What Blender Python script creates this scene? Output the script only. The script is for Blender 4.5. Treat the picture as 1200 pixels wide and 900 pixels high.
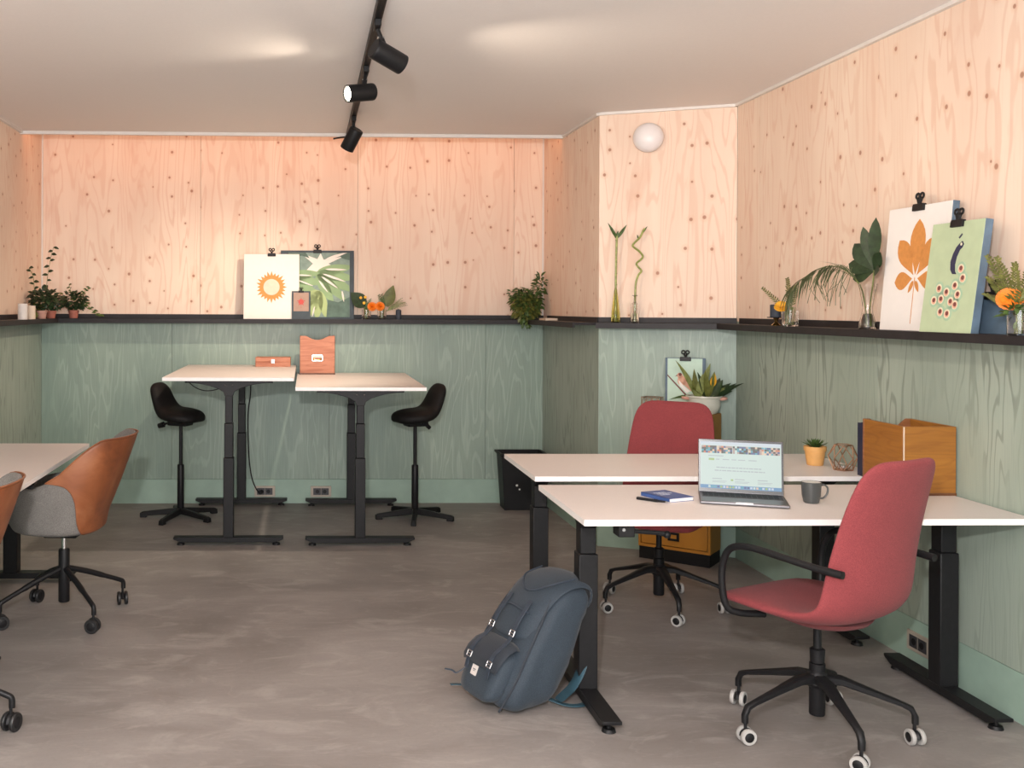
import bpy, bmesh, math, random
from mathutils import Vector, Matrix, Euler
sc = bpy.context.scene
C = sc.collection
for o in list(bpy.data.objects): bpy.data.objects.remove(o)
PI = math.pi
rnd = random.Random(7)

# ------------------------------------------------------------------ camera
F_PX, CX, CY, CAM_H = 1184.2, 391.5, 364.2, 1.52
PITCH, YAW, ROLL = .003, .0273, .0037
def cam_setup():
    cd = bpy.data.cameras.new('camera'); co = bpy.data.objects.new('camera', cd); C.objects.link(co)
    cd.sensor_width = 36; cd.sensor_fit = 'HORIZONTAL'; cd.lens = F_PX * 36 / 1200
    cd.shift_x = (600 - CX) / 1200; cd.shift_y = (CY - 450) / 1200
    cd.clip_start = .05; cd.clip_end = 60
    c, s = math.cos, math.sin
    Ry = Matrix(((c(YAW), 0, -s(YAW)), (0, 1, 0), (s(YAW), 0, c(YAW))))
    Rp = Matrix(((1, 0, 0), (0, c(PITCH), s(PITCH)), (0, -s(PITCH), c(PITCH))))
    Rr = Matrix(((c(ROLL), s(ROLL), 0), (-s(ROLL), c(ROLL), 0), (0, 0, 1)))
    R = Rr @ Rp @ Ry            # rows: right, up, forward in (X, height, depth)
    def w(r): return Vector((r[0], r[2], r[1]))
    r, u, f = w(R[0]), w(R[1]), w(R[2])
    M = Matrix((r, u, -f)).transposed().to_4x4(); M.translation = Vector((0, 0, CAM_H))
    co.matrix_world = M; sc.camera = co
cam_setup()

# ------------------------------------------------------------------ light
world = bpy.data.worlds.new('world'); sc.world = world; world.use_nodes = True
bg = world.node_tree.nodes['Background']; bg.inputs[0].default_value = (.95, .96, 1, 1); bg.inputs[1].default_value = .52
sc.view_settings.view_transform = 'Standard'; sc.view_settings.look = 'None'
sc.view_settings.exposure = 0.05; sc.view_settings.gamma = 1; sc.view_settings.use_curve_mapping = False
def light(name, kind, loc, energy, col, **kw):
    ld = bpy.data.lights.new(name, kind); ld.energy = energy; ld.color = col
    for k, v in kw.items(): setattr(ld, k, v)
    lo = bpy.data.objects.new(name, ld); C.objects.link(lo); lo.location = loc
    return lo
flash = light('flash', 'POINT', (-.16, -.02, 1.95), 400, (1, .955, .95), shadow_soft_size=.05)
ceiling_fill = light('ceiling_fill', 'AREA', (.3, -.9, 1.2), 150, (1, .98, .97), shape='RECTANGLE', size=4.0, size_y=1.6)  # added fill, no window here: tilted up to stand in for ceiling bounce
ceiling_fill.rotation_euler = (math.radians(118), 0, 0)
COVE_E = 3.0
SPOT_E = (42, 13, 95)
SPOT_COL = (1, .84, .66)

# ------------------------------------------------------------------ node helpers
MATS = {}
class NT:
    def __init__(s, name):
        s.m = bpy.data.materials.new(name); s.m.use_nodes = True; s.t = s.m.node_tree
        s.b = s.t.nodes['Principled BSDF']
    def n(s, typ, ins=None, **props):
        nd = s.t.nodes.new(typ)
        for k, v in props.items(): setattr(nd, k, v)
        if ins:
            for k, v in ins.items():
                if isinstance(v, bpy.types.NodeSocket): s.t.links.new(v, nd.inputs[k])
                else: nd.inputs[k].default_value = v
        return nd
    def link(s, a, b): s.t.links.new(a, b)
    def math(s, op, a, b=0.0, c=0.0, clamp=False):
        return s.n('ShaderNodeMath', {0: a, 1: b, 2: c}, operation=op, use_clamp=clamp).outputs[0]
    def ramp(s, fac, stops, interp='LINEAR'):
        r = s.n('ShaderNodeValToRGB', {0: fac}); r.color_ramp.interpolation = interp
        e = r.color_ramp.elements
        e[0].position = stops[0][0]; e[0].color = (*stops[0][1], 1)
        e[1].position = stops[-1][0]; e[1].color = (*stops[-1][1], 1)
        for p, c in stops[1:-1]:
            q = e.new(p); q.color = (*c, 1)
        return r.outputs[0]
    def sm(s, v, lo, hi):
        return s.n('ShaderNodeMapRange', {0: v, 1: lo, 2: hi, 3: 0.0, 4: 1.0}, interpolation_type='SMOOTHSTEP').outputs[0]
    def mix(s, fac, a, b, mode='MIX'):
        nd = s.n('ShaderNodeMix', data_type='RGBA', blend_type=mode)
        for k, v in ((0, fac), (6, a), (7, b)):
            if isinstance(v, bpy.types.NodeSocket): s.t.links.new(v, nd.inputs[k])
            elif k == 0: nd.inputs[k].default_value = v
            else: nd.inputs[k].default_value = (*v, 1) if len(v) == 3 else v
        return nd.outputs[2]
    def noise(s, vec, scale, detail=2.0, rough=.5, dist=0.0):
        return s.n('ShaderNodeTexNoise', {'Vector': vec, 'Scale': scale, 'Detail': detail, 'Roughness': rough, 'Distortion': dist}).outputs[0]
    def obj(s): return s.n('ShaderNodeTexCoord').outputs['Object']
    def scl(s, vec, sx, sy, sz): return s.n('ShaderNodeMapping', {'Vector': vec, 'Scale': (sx, sy, sz)}).outputs[0]
    def bump(s, h, strength=.2, dist=.002):
        b = s.n('ShaderNodeBump', {'Height': h, 'Strength': strength, 'Distance': dist}); s.link(b.outputs[0], s.b.inputs['Normal'])
    def base(s, c):
        if isinstance(c, bpy.types.NodeSocket): s.link(c, s.b.inputs['Base Color'])
        else: s.b.inputs['Base Color'].default_value = (*c, 1)
    def set(s, **kw):
        for k, v in kw.items():
            k = k.replace('_', ' ')
            if isinstance(v, bpy.types.NodeSocket): s.link(v, s.b.inputs[k])
            else: s.b.inputs[k].default_value = v
        return s

def plain(name, col, rough=.5, metal=0.0, var=.06, scale=30, bump=0.0, bscale=200, **kw):
    """slightly mottled procedural surface"""
    t = NT(name); v = t.obj()
    n = t.noise(v, scale, 3)
    d = tuple(max(0, c * (1 - var)) for c in col); l = tuple(min(1, c * (1 + var)) for c in col)
    t.base(t.ramp(n, [(.3, d), (.7, l)]))
    t.set(Roughness=rough, Metallic=metal, **kw)
    if bump: t.bump(t.noise(v, bscale, 2), bump, .002)
    MATS[name] = t.m; return t.m

def wall_uv(t):
    """u along the wall (works for walls in any vertical plane), z up, random offset per panel"""
    s = t.n('ShaderNodeSeparateXYZ', {0: t.n('ShaderNodeTexCoord').outputs['UV']})
    r = t.n('ShaderNodeObjectInfo').outputs['Random']
    u = t.math('ADD', s.outputs[0], t.math('MULTIPLY', r, 37.0))
    z = t.math('ADD', s.outputs[1], t.math('MULTIPLY', r, 11.0))
    return u, z
def vec(t, x, y, z=0.0): return t.n('ShaderNodeCombineXYZ', {0: x, 1: y, 2: z}).outputs[0]

def grain(t, u, z):
    n1 = t.noise(vec(t, t.math('MULTIPLY', u, 4.2), t.math('MULTIPLY', z, .55)), 1.0, 3.0, .48, .35)
    phase = t.math('ADD', t.math('MULTIPLY', n1, 88.0), t.math('MULTIPLY', u, 55.0))
    sn = t.math('SINE', phase)
    line = t.sm(sn, .45, 1.0)
    broad = t.noise(vec(t, t.math('MULTIPLY', u, 2.4), t.math('MULTIPLY', z, .6), 5.0), 1.0, 3, .55)
    fibre = t.noise(vec(t, t.math('MULTIPLY', u, 130.0), t.math('MULTIPLY', z, 4.0)), 1.0, 2, .6)
    blot = t.sm(t.noise(vec(t, t.math('MULTIPLY', u, 7.0), t.math('MULTIPLY', z, 1.7), 9.0), 1.0, 3, .55, .6), .60, .72)
    return line, broad, fibre, blot

def plywood():
    t = NT('raw_plywood'); u, z = wall_uv(t)
    line, broad, fibre, blot = grain(t, u, z)
    c = t.mix(t.sm(broad, .35, .65), (.80, .625, .50), (.86, .70, .57))
    lf = t.math('MULTIPLY', line, t.math('ADD', t.math('MULTIPLY', t.sm(broad, .3, .6), .24), .10))
    strip_ = t.noise(vec(t, t.math('MULTIPLY', u, 5.5), t.math('MULTIPLY', z, .12), 3.0), 1.0, 1, .5)
    c = t.mix(t.math('MULTIPLY', t.sm(strip_, .40, .62), .35), c, (.77, .55, .43))
    c = t.mix(lf, c, (.66, .37, .25))
    c = t.mix(t.math('MULTIPLY', blot, .36), c, (.69, .40, .29))
    c = t.mix(t.math('MULTIPLY', t.sm(fibre, .5, .8), .16), c, (.66, .44, .31))
    # knots
    kv = t.n('ShaderNodeTexVoronoi', {'Vector': vec(t, t.math('MULTIPLY', u, 6.6), t.math('MULTIPLY', z, 6.2)), 'Scale': 1.0, 'Randomness': .9}, voronoi_dimensions='2D')
    sepc = t.n('ShaderNodeSeparateColor', {0: kv.outputs['Color']})
    gate = t.math('GREATER_THAN', sepc.outputs[0], .42)
    rad = t.math('MULTIPLY_ADD', sepc.outputs[1], .045, .040)
    k = t.math('MULTIPLY', t.math('SUBTRACT', 1.0, t.sm(t.math('DIVIDE', kv.outputs['Distance'], rad), .55, 1.15)), gate)
    halo = t.math('MULTIPLY', t.math('SUBTRACT', 1.0, t.sm(t.math('DIVIDE', kv.outputs['Distance'], rad), 1.0, 3.0)), gate)
    c = t.mix(t.math('MULTIPLY', halo, .30), c, (.70, .43, .28))
    c = t.mix(t.math('MULTIPLY', k, .78), c, (.34, .13, .07))
    t.base(c); t.set(Roughness=.62); t.bump(line, .08, .001)
    MATS['plywood'] = t.m
def greenply(name, a, b, ln, amt):
    t = NT(name); u, z = wall_uv(t)
    line, broad, fibre, blot = grain(t, u, z)
    c = t.mix(t.sm(broad, .35, .65), a, b)
    lf = t.math('MULTIPLY', t.math('MULTIPLY', line, t.math('MULTIPLY_ADD', t.sm(broad, .35, .6), .8, .2)), amt)
    c = t.mix(lf, c, ln)
    c = t.mix(t.math('MULTIPLY', t.sm(fibre, .45, .8), .30), c, tuple(x * .62 for x in a))
    c = t.mix(t.math('MULTIPLY', t.math('SUBTRACT', 1.0, t.sm(fibre, .2, .45)), .18), c, ln)
    t.base(c); t.set(Roughness=.42); t.bump(fibre, .12, .001)
    MATS[name] = t.m
plywood()
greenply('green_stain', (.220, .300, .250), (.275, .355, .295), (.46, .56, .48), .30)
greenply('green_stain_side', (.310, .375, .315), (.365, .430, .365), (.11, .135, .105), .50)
plain('green_base', (.29, .41, .34), .45, var=.08, scale=8)

def concrete():
    t = NT('polished_concrete'); v = t.obj()
    a = t.noise(t.scl(v, .7, 1.2, 1), 1.5, 6, .62, .7)
    b = t.noise(t.scl(v, 1.2, 2.2, 1), 2.6, 5, .6, 1.2)
    c = t.noise(v, 60, 3, .6)
    col = t.ramp(a, [(.30, (.18, .163, .153)), (.5, (.235, .215, .204)), (.70, (.31, .288, .273))])
    col = t.mix(t.math('MULTIPLY', t.sm(b, .50, .70), .45), col, (.38, .355, .335))
    col = t.mix(t.math('MULTIPLY', t.sm(b, .30, .46), .0), col, (.13, .11, .10))
    w = t.noise(t.scl(v, .6, 2.6, 1), 2.2, 4, .5, 2.2)
    streak = t.math('SUBTRACT', 1.0, t.sm(t.math('ABSOLUTE', t.math('SUBTRACT', w, .5)), .0, .018))
    col = t.mix(t.math('MULTIPLY', streak, .16), col, (.40, .36, .33))
    col = t.mix(t.math('MULTIPLY', t.sm(c, .45, .75), .12), col, (.12, .10, .09))
    t.base(col); t.set(Roughness=t.n('ShaderNodeMapRange', {0: a, 3: .38, 4: .62}).outputs[0], Specular_IOR_Level=.35)
    t.bump(b, .05, .004); MATS['concrete'] = t.m
concrete()
plain('ceiling_paint', (.80, .76, .735), .7, var=.012, scale=90)
plain('slab', (.12, .11, .09), .8)
plain('white_trim', (.74, .70, .66), .5, var=.02)
plain('shelf_black', (.018, .016, .018), .5, var=.25, scale=12, Specular_IOR_Level=.3)
plain('black_metal', (.009, .009, .010), .45, var=.15, scale=60, bump=.05, bscale=500, Specular_IOR_Level=.25)
plain('black_plastic', (.008, .008, .009), .5, var=.1, Specular_IOR_Level=.25)
plain('foam_black', (.007, .006, .006), .62, var=.2, scale=60, bump=.2, bscale=300, Specular_IOR_Level=.25)
plain('laminate', (.72, .665, .635), .42, var=.02, scale=160)
plain('laminate_edge', (.88, .86, .84), .35, var=.02)
plain('chrome', (.7, .7, .7), .15, 1.0)
plain('steel', (.45, .45, .46), .3, 1.0)
plain('wheel_grey', (.36, .35, .335), .5)
plain('black_wheel', (.012, .012, .013), .45)
plain('ceramic_white', (.70, .69, .66), .3, var=.02)
plain('wax_navy', (.035, .045, .065), .6)
plain('wax_white', (.66, .62, .58), .5)
plain('brass', (.62, .42, .16), .25, 1.0)
plain('copper', (.50, .30, .20), .3, 1.0)
plain('terracotta_red', (.36, .12, .085), .7, var=.12)
plain('terracotta_pink', (.48, .26, .21), .7, var=.12)
plain('pot_ochre', (.66, .36, .12), .55, var=.06)
plain('navy_board', (.085, .135, .19), .6, var=.2, scale=14, bump=.15, bscale=60)
plain('slate_board', (.035, .052, .066), .6, var=.2, scale=14)
plain('navy_dark', (.012, .018, .05), .5)
plain('paper', (.80, .74, .68), .7, var=.015)
plain('paper_white', (.82, .79, .76), .7, var=.01)
plain('paper_green', (.46, .56, .36), .7, var=.04, scale=20)
plain('paper_mint', (.50, .66, .56), .7, var=.03)
plain('ink_orange', (.62, .26, .065), .7, var=.08, scale=60)
plain('ink_pale', (.70, .58, .46), .7, var=.05)
plain('ink_navy', (.03, .03, .07), .7)
plain('ink_peach', (.72, .40, .28), .7)
plain('ink_cream', (.72, .68, .50), .7)
plain('ink_red', (.50, .07, .06), .7)
plain('ink_brown', (.17, .05, .045), .7)
plain('ink_seagreen', (.36, .52, .36), .7)
plain('monstera_bg', (.22, .30, .26), .7, var=.12)
plain('monstera_leaf', (.27, .40, .21), .7, var=.12, scale=8)
plain('monstera_light', (.40, .50, .23), .7, var=.12, scale=8)
plain('monstera_dark', (.10, .16, .13), .7, var=.25, scale=16)
plain('card_brown', (.36, .24, .19), .7)
plain('leaf_dark', (.018, .040, .014), .45, var=.4, scale=40)
plain('leaf_mid', (.050, .095, .020), .5, var=.45, scale=40)
plain('leaf_olive', (.105, .115, .022), .5, var=.4, scale=40)
plain('leaf_pale', (.17, .20, .06), .5, var=.3, scale=40)
plain('leaf_palm', (.10, .125, .055), .55, var=.4, scale=50)
plain('petal_orange', (.80, .20, .010), .55, var=.2, scale=200)
plain('petal_yellow', (.80, .42, .03), .5, var=.15)
plain('stem_green', (.16, .20, .05), .5, var=.3)
plain('soil', (.03, .02, .015), .9)
plain('bamboo', (.26, .30, .08), .4, var=.35, scale=60)
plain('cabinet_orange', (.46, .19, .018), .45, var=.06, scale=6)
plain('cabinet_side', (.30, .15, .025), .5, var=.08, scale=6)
plain('groove', (.08, .035, .01), .7)
plain('socket_frame', (.40, .35, .29), .5, 0.2)
plain('socket_dark', (.03, .03, .035), .4)
plain('alu', (.22, .22, .235), .35, .85)
plain('keyboard', (.03, .03, .035), .5)
plain('bezel', (.008, .008, .010), .25)
plain('book_blue', (.035, .085, .26), .45, var=.08)
plain('book_print', (.55, .60, .70), .6)
plain('page', (.78, .76, .72), .7)
plain('mug_grey', (.060, .066, .066), .35, var=.05)
plain('planter_glaze', (.56, .57, .50), .3, var=.03)
plain('handle_pink', (.62, .33, .26), .4)
plain('bag_tag', (.62, .58, .55), .7)
plain('bag_strap', (.020, .060, .085), .6, var=.2)
plain('bag_leather', (.028, .040, .058), .55, var=.2)

def fabric(name, a, b, scale=420, rough=.9, sheen=.04):
    t = NT(name); v = t.obj()
    n = t.noise(v, scale, 2, .7); m = t.noise(v, 9, 3)
    c = t.mix(t.sm(n, .35, .65), a, b)
    c = t.mix(t.math('MULTIPLY', t.sm(m, .35, .7), .18), c, tuple(x * .8 for x in a))
    t.base(c); t.set(Roughness=rough, Sheen_Weight=sheen); t.bump(n, .35, .0015)
    MATS[name] = t.m
fabric('red_wool', (.165, .024, .029), (.265, .046, .050))
fabric('red_wool_dark', (.14, .022, .026), (.20, .034, .036))
fabric('grey_wool', (.125, .118, .110), (.215, .205, .19), 300)
fabric('bag_canvas', (.013, .023, .036), (.027, .043, .060), 300, .75, .1)
fabric('bag_canvas_dark', (.009, .014, .023), (.018, .026, .037), 300, .75, .1)
def leather():
    t = NT('tan_leather'); v = t.obj()
    n = t.noise(v, 5, 4, .6, .4); f = t.noise(v, 160, 2)
    t.base(t.ramp(n, [(.3, (.13, .040, .016)), (.5, (.225, .072, .026)), (.72, (.32, .125, .055))]))
    t.set(Roughness=.38); t.bump(f, .15, .001); MATS['tan_leather'] = t.m
leather()
def boxwood(name, a, b, d, ax=(3, 3, 40), rough=.45):
    t = NT(name); v = t.obj()
    w = t.noise(t.scl(v, *ax), 1.0, 4, .6, .6)
    w2 = t.math('SINE', t.math('MULTIPLY', t.noise(t.scl(v, ax[0] * .6, ax[1] * .6, ax[2] * .25), 1.0, 2, .5), 60.0))
    c = t.ramp(w, [(.3, a), (.68, b)])
    c = t.mix(t.math('MULTIPLY', t.sm(w2, .4, 1.0), .25), c, d)
    k = t.n('ShaderNodeTexVoronoi', {'Vector': v, 'Scale': 7.0}).outputs['Distance']
    c = t.mix(t.math('MULTIPLY', t.math('SUBTRACT', 1.0, t.sm(k, .03, .09)), .7), c, tuple(x * .25 for x in d))
    t.base(c); t.set(Roughness=rough); MATS[name] = t.m
boxwood('wood_red', (.40, .125, .055), (.56, .225, .12), (.26, .06, .022))
boxwood('wood_amber', (.235, .088, .011), (.33, .135, .018), (.17, .052, .007))
boxwood('wood_dark', (.10, .035, .012), (.16, .06, .02), (.06, .02, .01))
boxwood('wood_inner', (.20, .075, .025), (.30, .12, .05), (.14, .04, .015))
def glass(name, col=(1, 1, 1), rough=.0):
    t = NT(name); t.base(col); t.set(Roughness=rough, Transmission_Weight=1.0, IOR=1.45); MATS[name] = t.m
glass('glass'); glass('glass_yellow', (.86, .86, .45)); glass('water', (.9, .95, .85))
def emis(name, col, st, base=(.8, .8, .8)):
    t = NT(name); t.base(base); t.set(Emission_Color=(*col, 1), Emission_Strength=st); MATS[name] = t.m
emis('led_strip', (1, .36, .13), COVE_E)
emis('lens_lit', (1, .88, .68), 14)
emis('lens_far', (1, .85, .62), 6)
emis('screen_white', (.78, .95, .88), .62, (.02, .02, .02))
for k, c in dict(text=(.42, .48, .50), green=(.35, .50, .18), dock=(.10, .28, .50), dock2=(.55, .65, .78), bar=(.62, .70, .76), p1=(.05, .04, .04), p2=(.62, .20, .10), p3=(.05, .16, .14), p4=(.45, .33, .30), p5=(.06, .10, .25), p6=(.75, .55, .40), p7=(.08, .35, .45)).items():
    emis('screen_' + k, c, .8, (.02, .02, .02))
plain('globe', (.80, .76, .76), .35, var=.01)
M = MATS

# ------------------------------------------------------------------ mesh helpers
class MB:
    def __init__(s): s.v = []; s.f = []; s.mi = []; s.T = Matrix.Identity(4); s.cur = 0; s.pieces = []; s.fpieces = []
    def add(s, vs, fs):
        o = len(s.v); s.pieces.append(o); s.fpieces.append(len(s.f)); s.v += [tuple(s.T @ Vector(p)) for p in vs]
        for f in fs: s.f.append(tuple(i + o for i in f)); s.mi.append(s.cur)
        return s
    def box(s, a, b):
        (x0, y0, z0), (x1, y1, z1) = a, b
        return s.add([(x0, y0, z0), (x1, y0, z0), (x1, y1, z0), (x0, y1, z0), (x0, y0, z1), (x1, y0, z1), (x1, y1, z1), (x0, y1, z1)],
                     [(0, 3, 2, 1), (4, 5, 6, 7), (0, 1, 5, 4), (1, 2, 6, 5), (2, 3, 7, 6), (3, 0, 4, 7)])
    def cbox(s, c, d): return s.box([c[i] - d[i] / 2 for i in range(3)], [c[i] + d[i] / 2 for i in range(3)])
    def loft(s, rings, cap=True, closed=False):
        n = len(rings[0]); vs = [p for r in rings for p in r]; fs = []
        m = len(rings)
        for i in range(m - 1 + (1 if closed else 0)):
            a, b = i * n, ((i + 1) % m) * n
            for j in range(n): k = (j + 1) % n; fs.append((a + j, a + k, b + k, b + j))
        if cap and not closed:
            fs.append(tuple(range(n - 1, -1, -1))); fs.append(tuple((m - 1) * n + j for j in range(n)))
        return s.add(vs, fs)
    def cyl(s, p0, p1, r0, r1=None, seg=16):
        r1 = r0 if r1 is None else r1; p0, p1 = Vector(p0), Vector(p1); d = (p1 - p0).normalized()
        a = d.orthogonal().normalized(); b = d.cross(a)
        R = lambda p, r: [tuple(p + a * (r * math.cos(2 * PI * i / seg)) + b * (r * math.sin(2 * PI * i / seg))) for i in range(seg)]
        return s.loft([R(p0, r0), R(p1, r1)])
    def tube(s, pts, r, seg=8, flat=1.0):
        pts = [Vector(p) for p in pts]; rr = r if isinstance(r, (list, tuple)) else [r] * len(pts)
        rings = []; up = None
        for i, p in enumerate(pts):
            d = (pts[min(i + 1, len(pts) - 1)] - pts[max(i - 1, 0)]).normalized()
            if up is None: up = d.orthogonal().normalized()
            a = (up - d * up.dot(d)); a = a.normalized() if a.length > 1e-6 else d.orthogonal().normalized(); up = a
            b = d.cross(a)
            rings.append([tuple(p + a * (rr[i] * math.cos(2 * PI * k / seg)) + b * (rr[i] * flat * math.sin(2 * PI * k / seg))) for k in range(seg)])
        return s.loft(rings)
    def lathe(s, prof, c=(0, 0, 0), seg=28, cap=True):
        rings = [[(c[0] + r * math.cos(2 * PI * k / seg), c[1] + r * math.sin(2 * PI * k / seg), c[2] + z) for k in range(seg)] for r, z in prof]
        return s.loft(rings, cap)
    def ball(s, c, r, seg=16, n=8, sc=(1, 1, 1)):
        rings = []
        for i in range(1, n):
            a = PI * i / n
            rings.append([(c[0] + sc[0] * r * math.sin(a) * math.cos(2 * PI * k / seg), c[1] + sc[1] * r * math.sin(a) * math.sin(2 * PI * k / seg), c[2] - sc[2] * r * math.cos(a)) for k in range(seg)])
        return s.loft(rings)
    def prism(s, poly, y0, y1):
        """poly in (x, z), extruded along y"""
        n = len(poly); vs = [(x, y0, z) for x, z in poly] + [(x, y1, z) for x, z in poly]
        fs = [tuple(range(n)), tuple(range(2 * n - 1, n - 1, -1))] + [(i, i + n, (i + 1) % n + n, (i + 1) % n) for i in range(n)]
        return s.add(vs, fs)
    def prismz(s, poly, z0, z1):
        n = len(poly); vs = [(x, y, z0) for x, y in poly] + [(x, y, z1) for x, y in poly]
        fs = [tuple(range(n - 1, -1, -1)), tuple(range(n, 2 * n))] + [(i, (i + 1) % n, (i + 1) % n + n, i + n) for i in range(n)]
        return s.add(vs, fs)
    def leaf(s, base, d, nrm, L, W, bend=.25, fold=.18, n=5, tip=1.0, shape=None):
        """a two-sided leaf blade with a mid-rib fold, bending away from nrm"""
        base, d, nrm = Vector(base), Vector(d).normalized(), Vector(nrm)
        nrm = (nrm - d * nrm.dot(d)); nrm = nrm.normalized() if nrm.length > 1e-5 else d.orthogonal().normalized()
        sd = d.cross(nrm); vs = []; fs = []
        for i in range(n + 1):
            t = i / n
            w = W / 2 * (shape(t) if shape else math.sin(PI * min(1, (t * .94 + .04)) ** .8))
            p = base + d * (L * t) - nrm * (bend * L * t * t)
            vs += [tuple(p - sd * w + nrm * (fold * w)), tuple(p), tuple(p + sd * w + nrm * (fold * w))]
        for i in range(n):
            a = i * 3
            fs += [(a, a + 1, a + 4, a + 3), (a + 1, a + 2, a + 5, a + 4)]
        return s.add(vs, fs)
    def build_each(s, name, mat, parent=None, **kw):
        out = []; bounds = s.pieces + [len(s.v)]; fb = s.fpieces + [len(s.f)]
        for i in range(len(s.pieces)):
            q = MB(); q.v = s.v[bounds[i]:bounds[i + 1]]; q.f = [tuple(j - bounds[i] for j in f) for f in s.f[fb[i]:fb[i + 1]]]; q.mi = [0] * len(q.f)
            out.append(q.build(name, mat, parent, **kw))
        return out
    def build(s, name, mat, parent=None, smooth=35, bevel=0.0, bseg=2, fix=True, loc=None):
        me = bpy.data.meshes.new(name); me.from_pydata(s.v, [], s.f)
        mats = mat if isinstance(mat, (list, tuple)) else [mat]
        for m in mats: me.materials.append(M[m])
        if len(mats) > 1: me.polygons.foreach_set('material_index', s.mi)
        if fix:
            b = bmesh.new(); b.from_mesh(me); bmesh.ops.recalc_face_normals(b, faces=b.faces); b.to_mesh(me); b.free()
        if smooth:
            me.polygons.foreach_set('use_smooth', [True] * len(me.polygons))
            me.set_sharp_from_angle(angle=math.radians(smooth))
        me.update()
        o = bpy.data.objects.new(name, me); C.objects.link(o)
        if parent: o.parent = parent
        if loc: o.location = loc
        if bevel:
            m = o.modifiers.new('bevel', 'BEVEL'); m.width = bevel; m.segments = bseg; m.limit_method = 'ANGLE'; m.angle_limit = .6
        return o
def subsurf(o, lv=1):
    m = o.modifiers.new('subdivision', 'SUBSURF'); m.levels = lv; m.render_levels = lv; return o
def thing(name, label, cat, loc=(0, 0, 0), rz=0.0, group=None, rot=None):
    o = bpy.data.objects.new(name, None); C.objects.link(o); o.empty_display_size = .1
    o.location = loc; o.rotation_euler = rot if rot else (0, 0, rz)
    o['label'] = label; o['category'] = cat
    if group: o['group'] = group
    return o
def struct(o): o['kind'] = 'structure'; return o
def dup(root, loc, rz, label):
    r = root.copy(); C.objects.link(r); r.location = loc; r.rotation_euler = (0, 0, rz); r['label'] = label
    for ch in list(root.children):
        c = ch.copy(); C.objects.link(c); c.parent = r
        for g in list(ch.children):
            d = g.copy(); C.objects.link(d); d.parent = c
    return r
def bez(pts, n=8):
    """Catmull-Rom through pts"""
    P = [Vector(p) for p in pts]; P = [P[0] * 2 - P[1]] + P + [P[-1] * 2 - P[-2]]; out = []
    for i in range(1, len(P) - 2):
        a, b, c, d = P[i - 1:i + 3]
        for k in range(n):
            t = k / n
            out.append(.5 * ((2 * b) + (c - a) * t + (2 * a - 5 * b + 4 * c - d) * t * t + (3 * b - a - 3 * c + d) * t ** 3))
    out.append(P[-2]); return out
def heading(dx, dy):
    """z rotation that turns local +y into direction (dx, dy)"""
    return math.atan2(-dx, dy)

# ------------------------------------------------------------------ room
XL, XB, YB, YC = -2.043, 1.850, 7.854, 7.283
CX1, CY1 = 1.872, 6.425       # outer corner of the return wall
XR, DY1 = 2.628, 6.105        # right wall, corner with the angled wall
HC, HS, YN = 2.772, 3.02, -1.2
fl = MB(); fl.prismz([(XL - .1, YN), (XR + .1, YN), (XR + .1, DY1 + .1), (CX1 + .1, CY1 + .1), (XB + .1, YB + .1), (XL - .1, YB + .1)], -.12, 0)
struct(fl.build('floor', 'concrete', smooth=0))
ce = MB(); ce.prismz([(XL - .12, YN), (XR + .12, YN), (XR + .12, DY1 + .15), (CX1 + .12, CY1 + .12), (XB + .12, YC), (XL - .12, YC)], HC, HC + .12)
struct(ce.build('ceiling', 'ceiling_paint', smooth=0))
cs = MB(); cs.box((XL - .12, YC, HS), (XB + .14, YB + .12, HS + .1)).box((XL - .12, YC - .02, HC + .1), (XB + .14, YC + .0, HS + .1))
struct(cs.build('trim_5', 'ceiling_paint', smooth=0))

def wall_uvmap(o, p0, d):
    uv = o.data.uv_layers.new(name='along_wall')
    for lp in o.data.loops:
        c = o.data.vertices[lp.vertex_index].co; uv.data[lp.index].uv = ((c.x - p0.x) * d.x + (c.y - p0.y) * d.y, c.z)
    return o
def wall(name, p0, p1, green, top=HC, seams=(), lower_seams=(), thick=.10, ext=(0, 0)):
    """wall from p0 to p1 (room on the left hand side going p0->p1), plywood panels on a slab"""
    p0, p1 = Vector((*p0, 0)), Vector((*p1, 0)); d = (p1 - p0); L = d.length; d.normalize(); nrm = Vector((-d.y, d.x, 0))
    T = Matrix(((d.x, nrm.x, 0, p0.x), (d.y, nrm.y, 0, p0.y), (0, 0, 1, 0), (0, 0, 0, 1)))
    w = MB(); w.T = T; w.box((-ext[0], -thick - .018, 0), (L + ext[1], -.018, top)); wo = struct(w.build(name, 'slab', smooth=0))
    g = .0012
    def cells(ss): e = [0, *ss, L]; return list(zip(e[:-1], e[1:]))
    for a, b in cells(seams):
        m = MB(); m.T = T; m.box((a + g, -.018, 1.445), (b - g, 0, top)); wall_uvmap(m.build('panel', 'plywood', wo, smooth=0), p0, d)
    for a, b in cells(lower_seams or seams):
        m = MB(); m.T = T; m.box((a + g, -.018, .188), (b - g, 0, 1.443)); wall_uvmap(m.build('green_panel', green, wo, smooth=0), p0, d)['label'] = 'green stained lower panel'
    return wo, T, L
def baseboard(name, p0, p1):
    p0, p1 = Vector((*p0, 0)), Vector((*p1, 0)); d = (p1 - p0); L = d.length; d.normalize(); nrm = Vector((-d.y, d.x, 0))
    m = MB(); m.T = Matrix(((d.x, nrm.x, 0, p0.x), (d.y, nrm.y, 0, p0.y), (0, 0, 1, 0), (0, 0, 0, 1)))
    m.box((0, -.017, 0), (L, .001, .186)); return struct(m.build(name, 'green_base', smooth=0))
def seams(L, first, step=1.22):
    out = []; x = first
    while x < L - .05:
        if x > .05: out.append(x)
        x += step
    return out
wall('wall_left', (XL, YB), (XL, YN), 'green_stain_side', HS, seams(YB - YN, .571 + .6), ext=(.1, 0))
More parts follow.
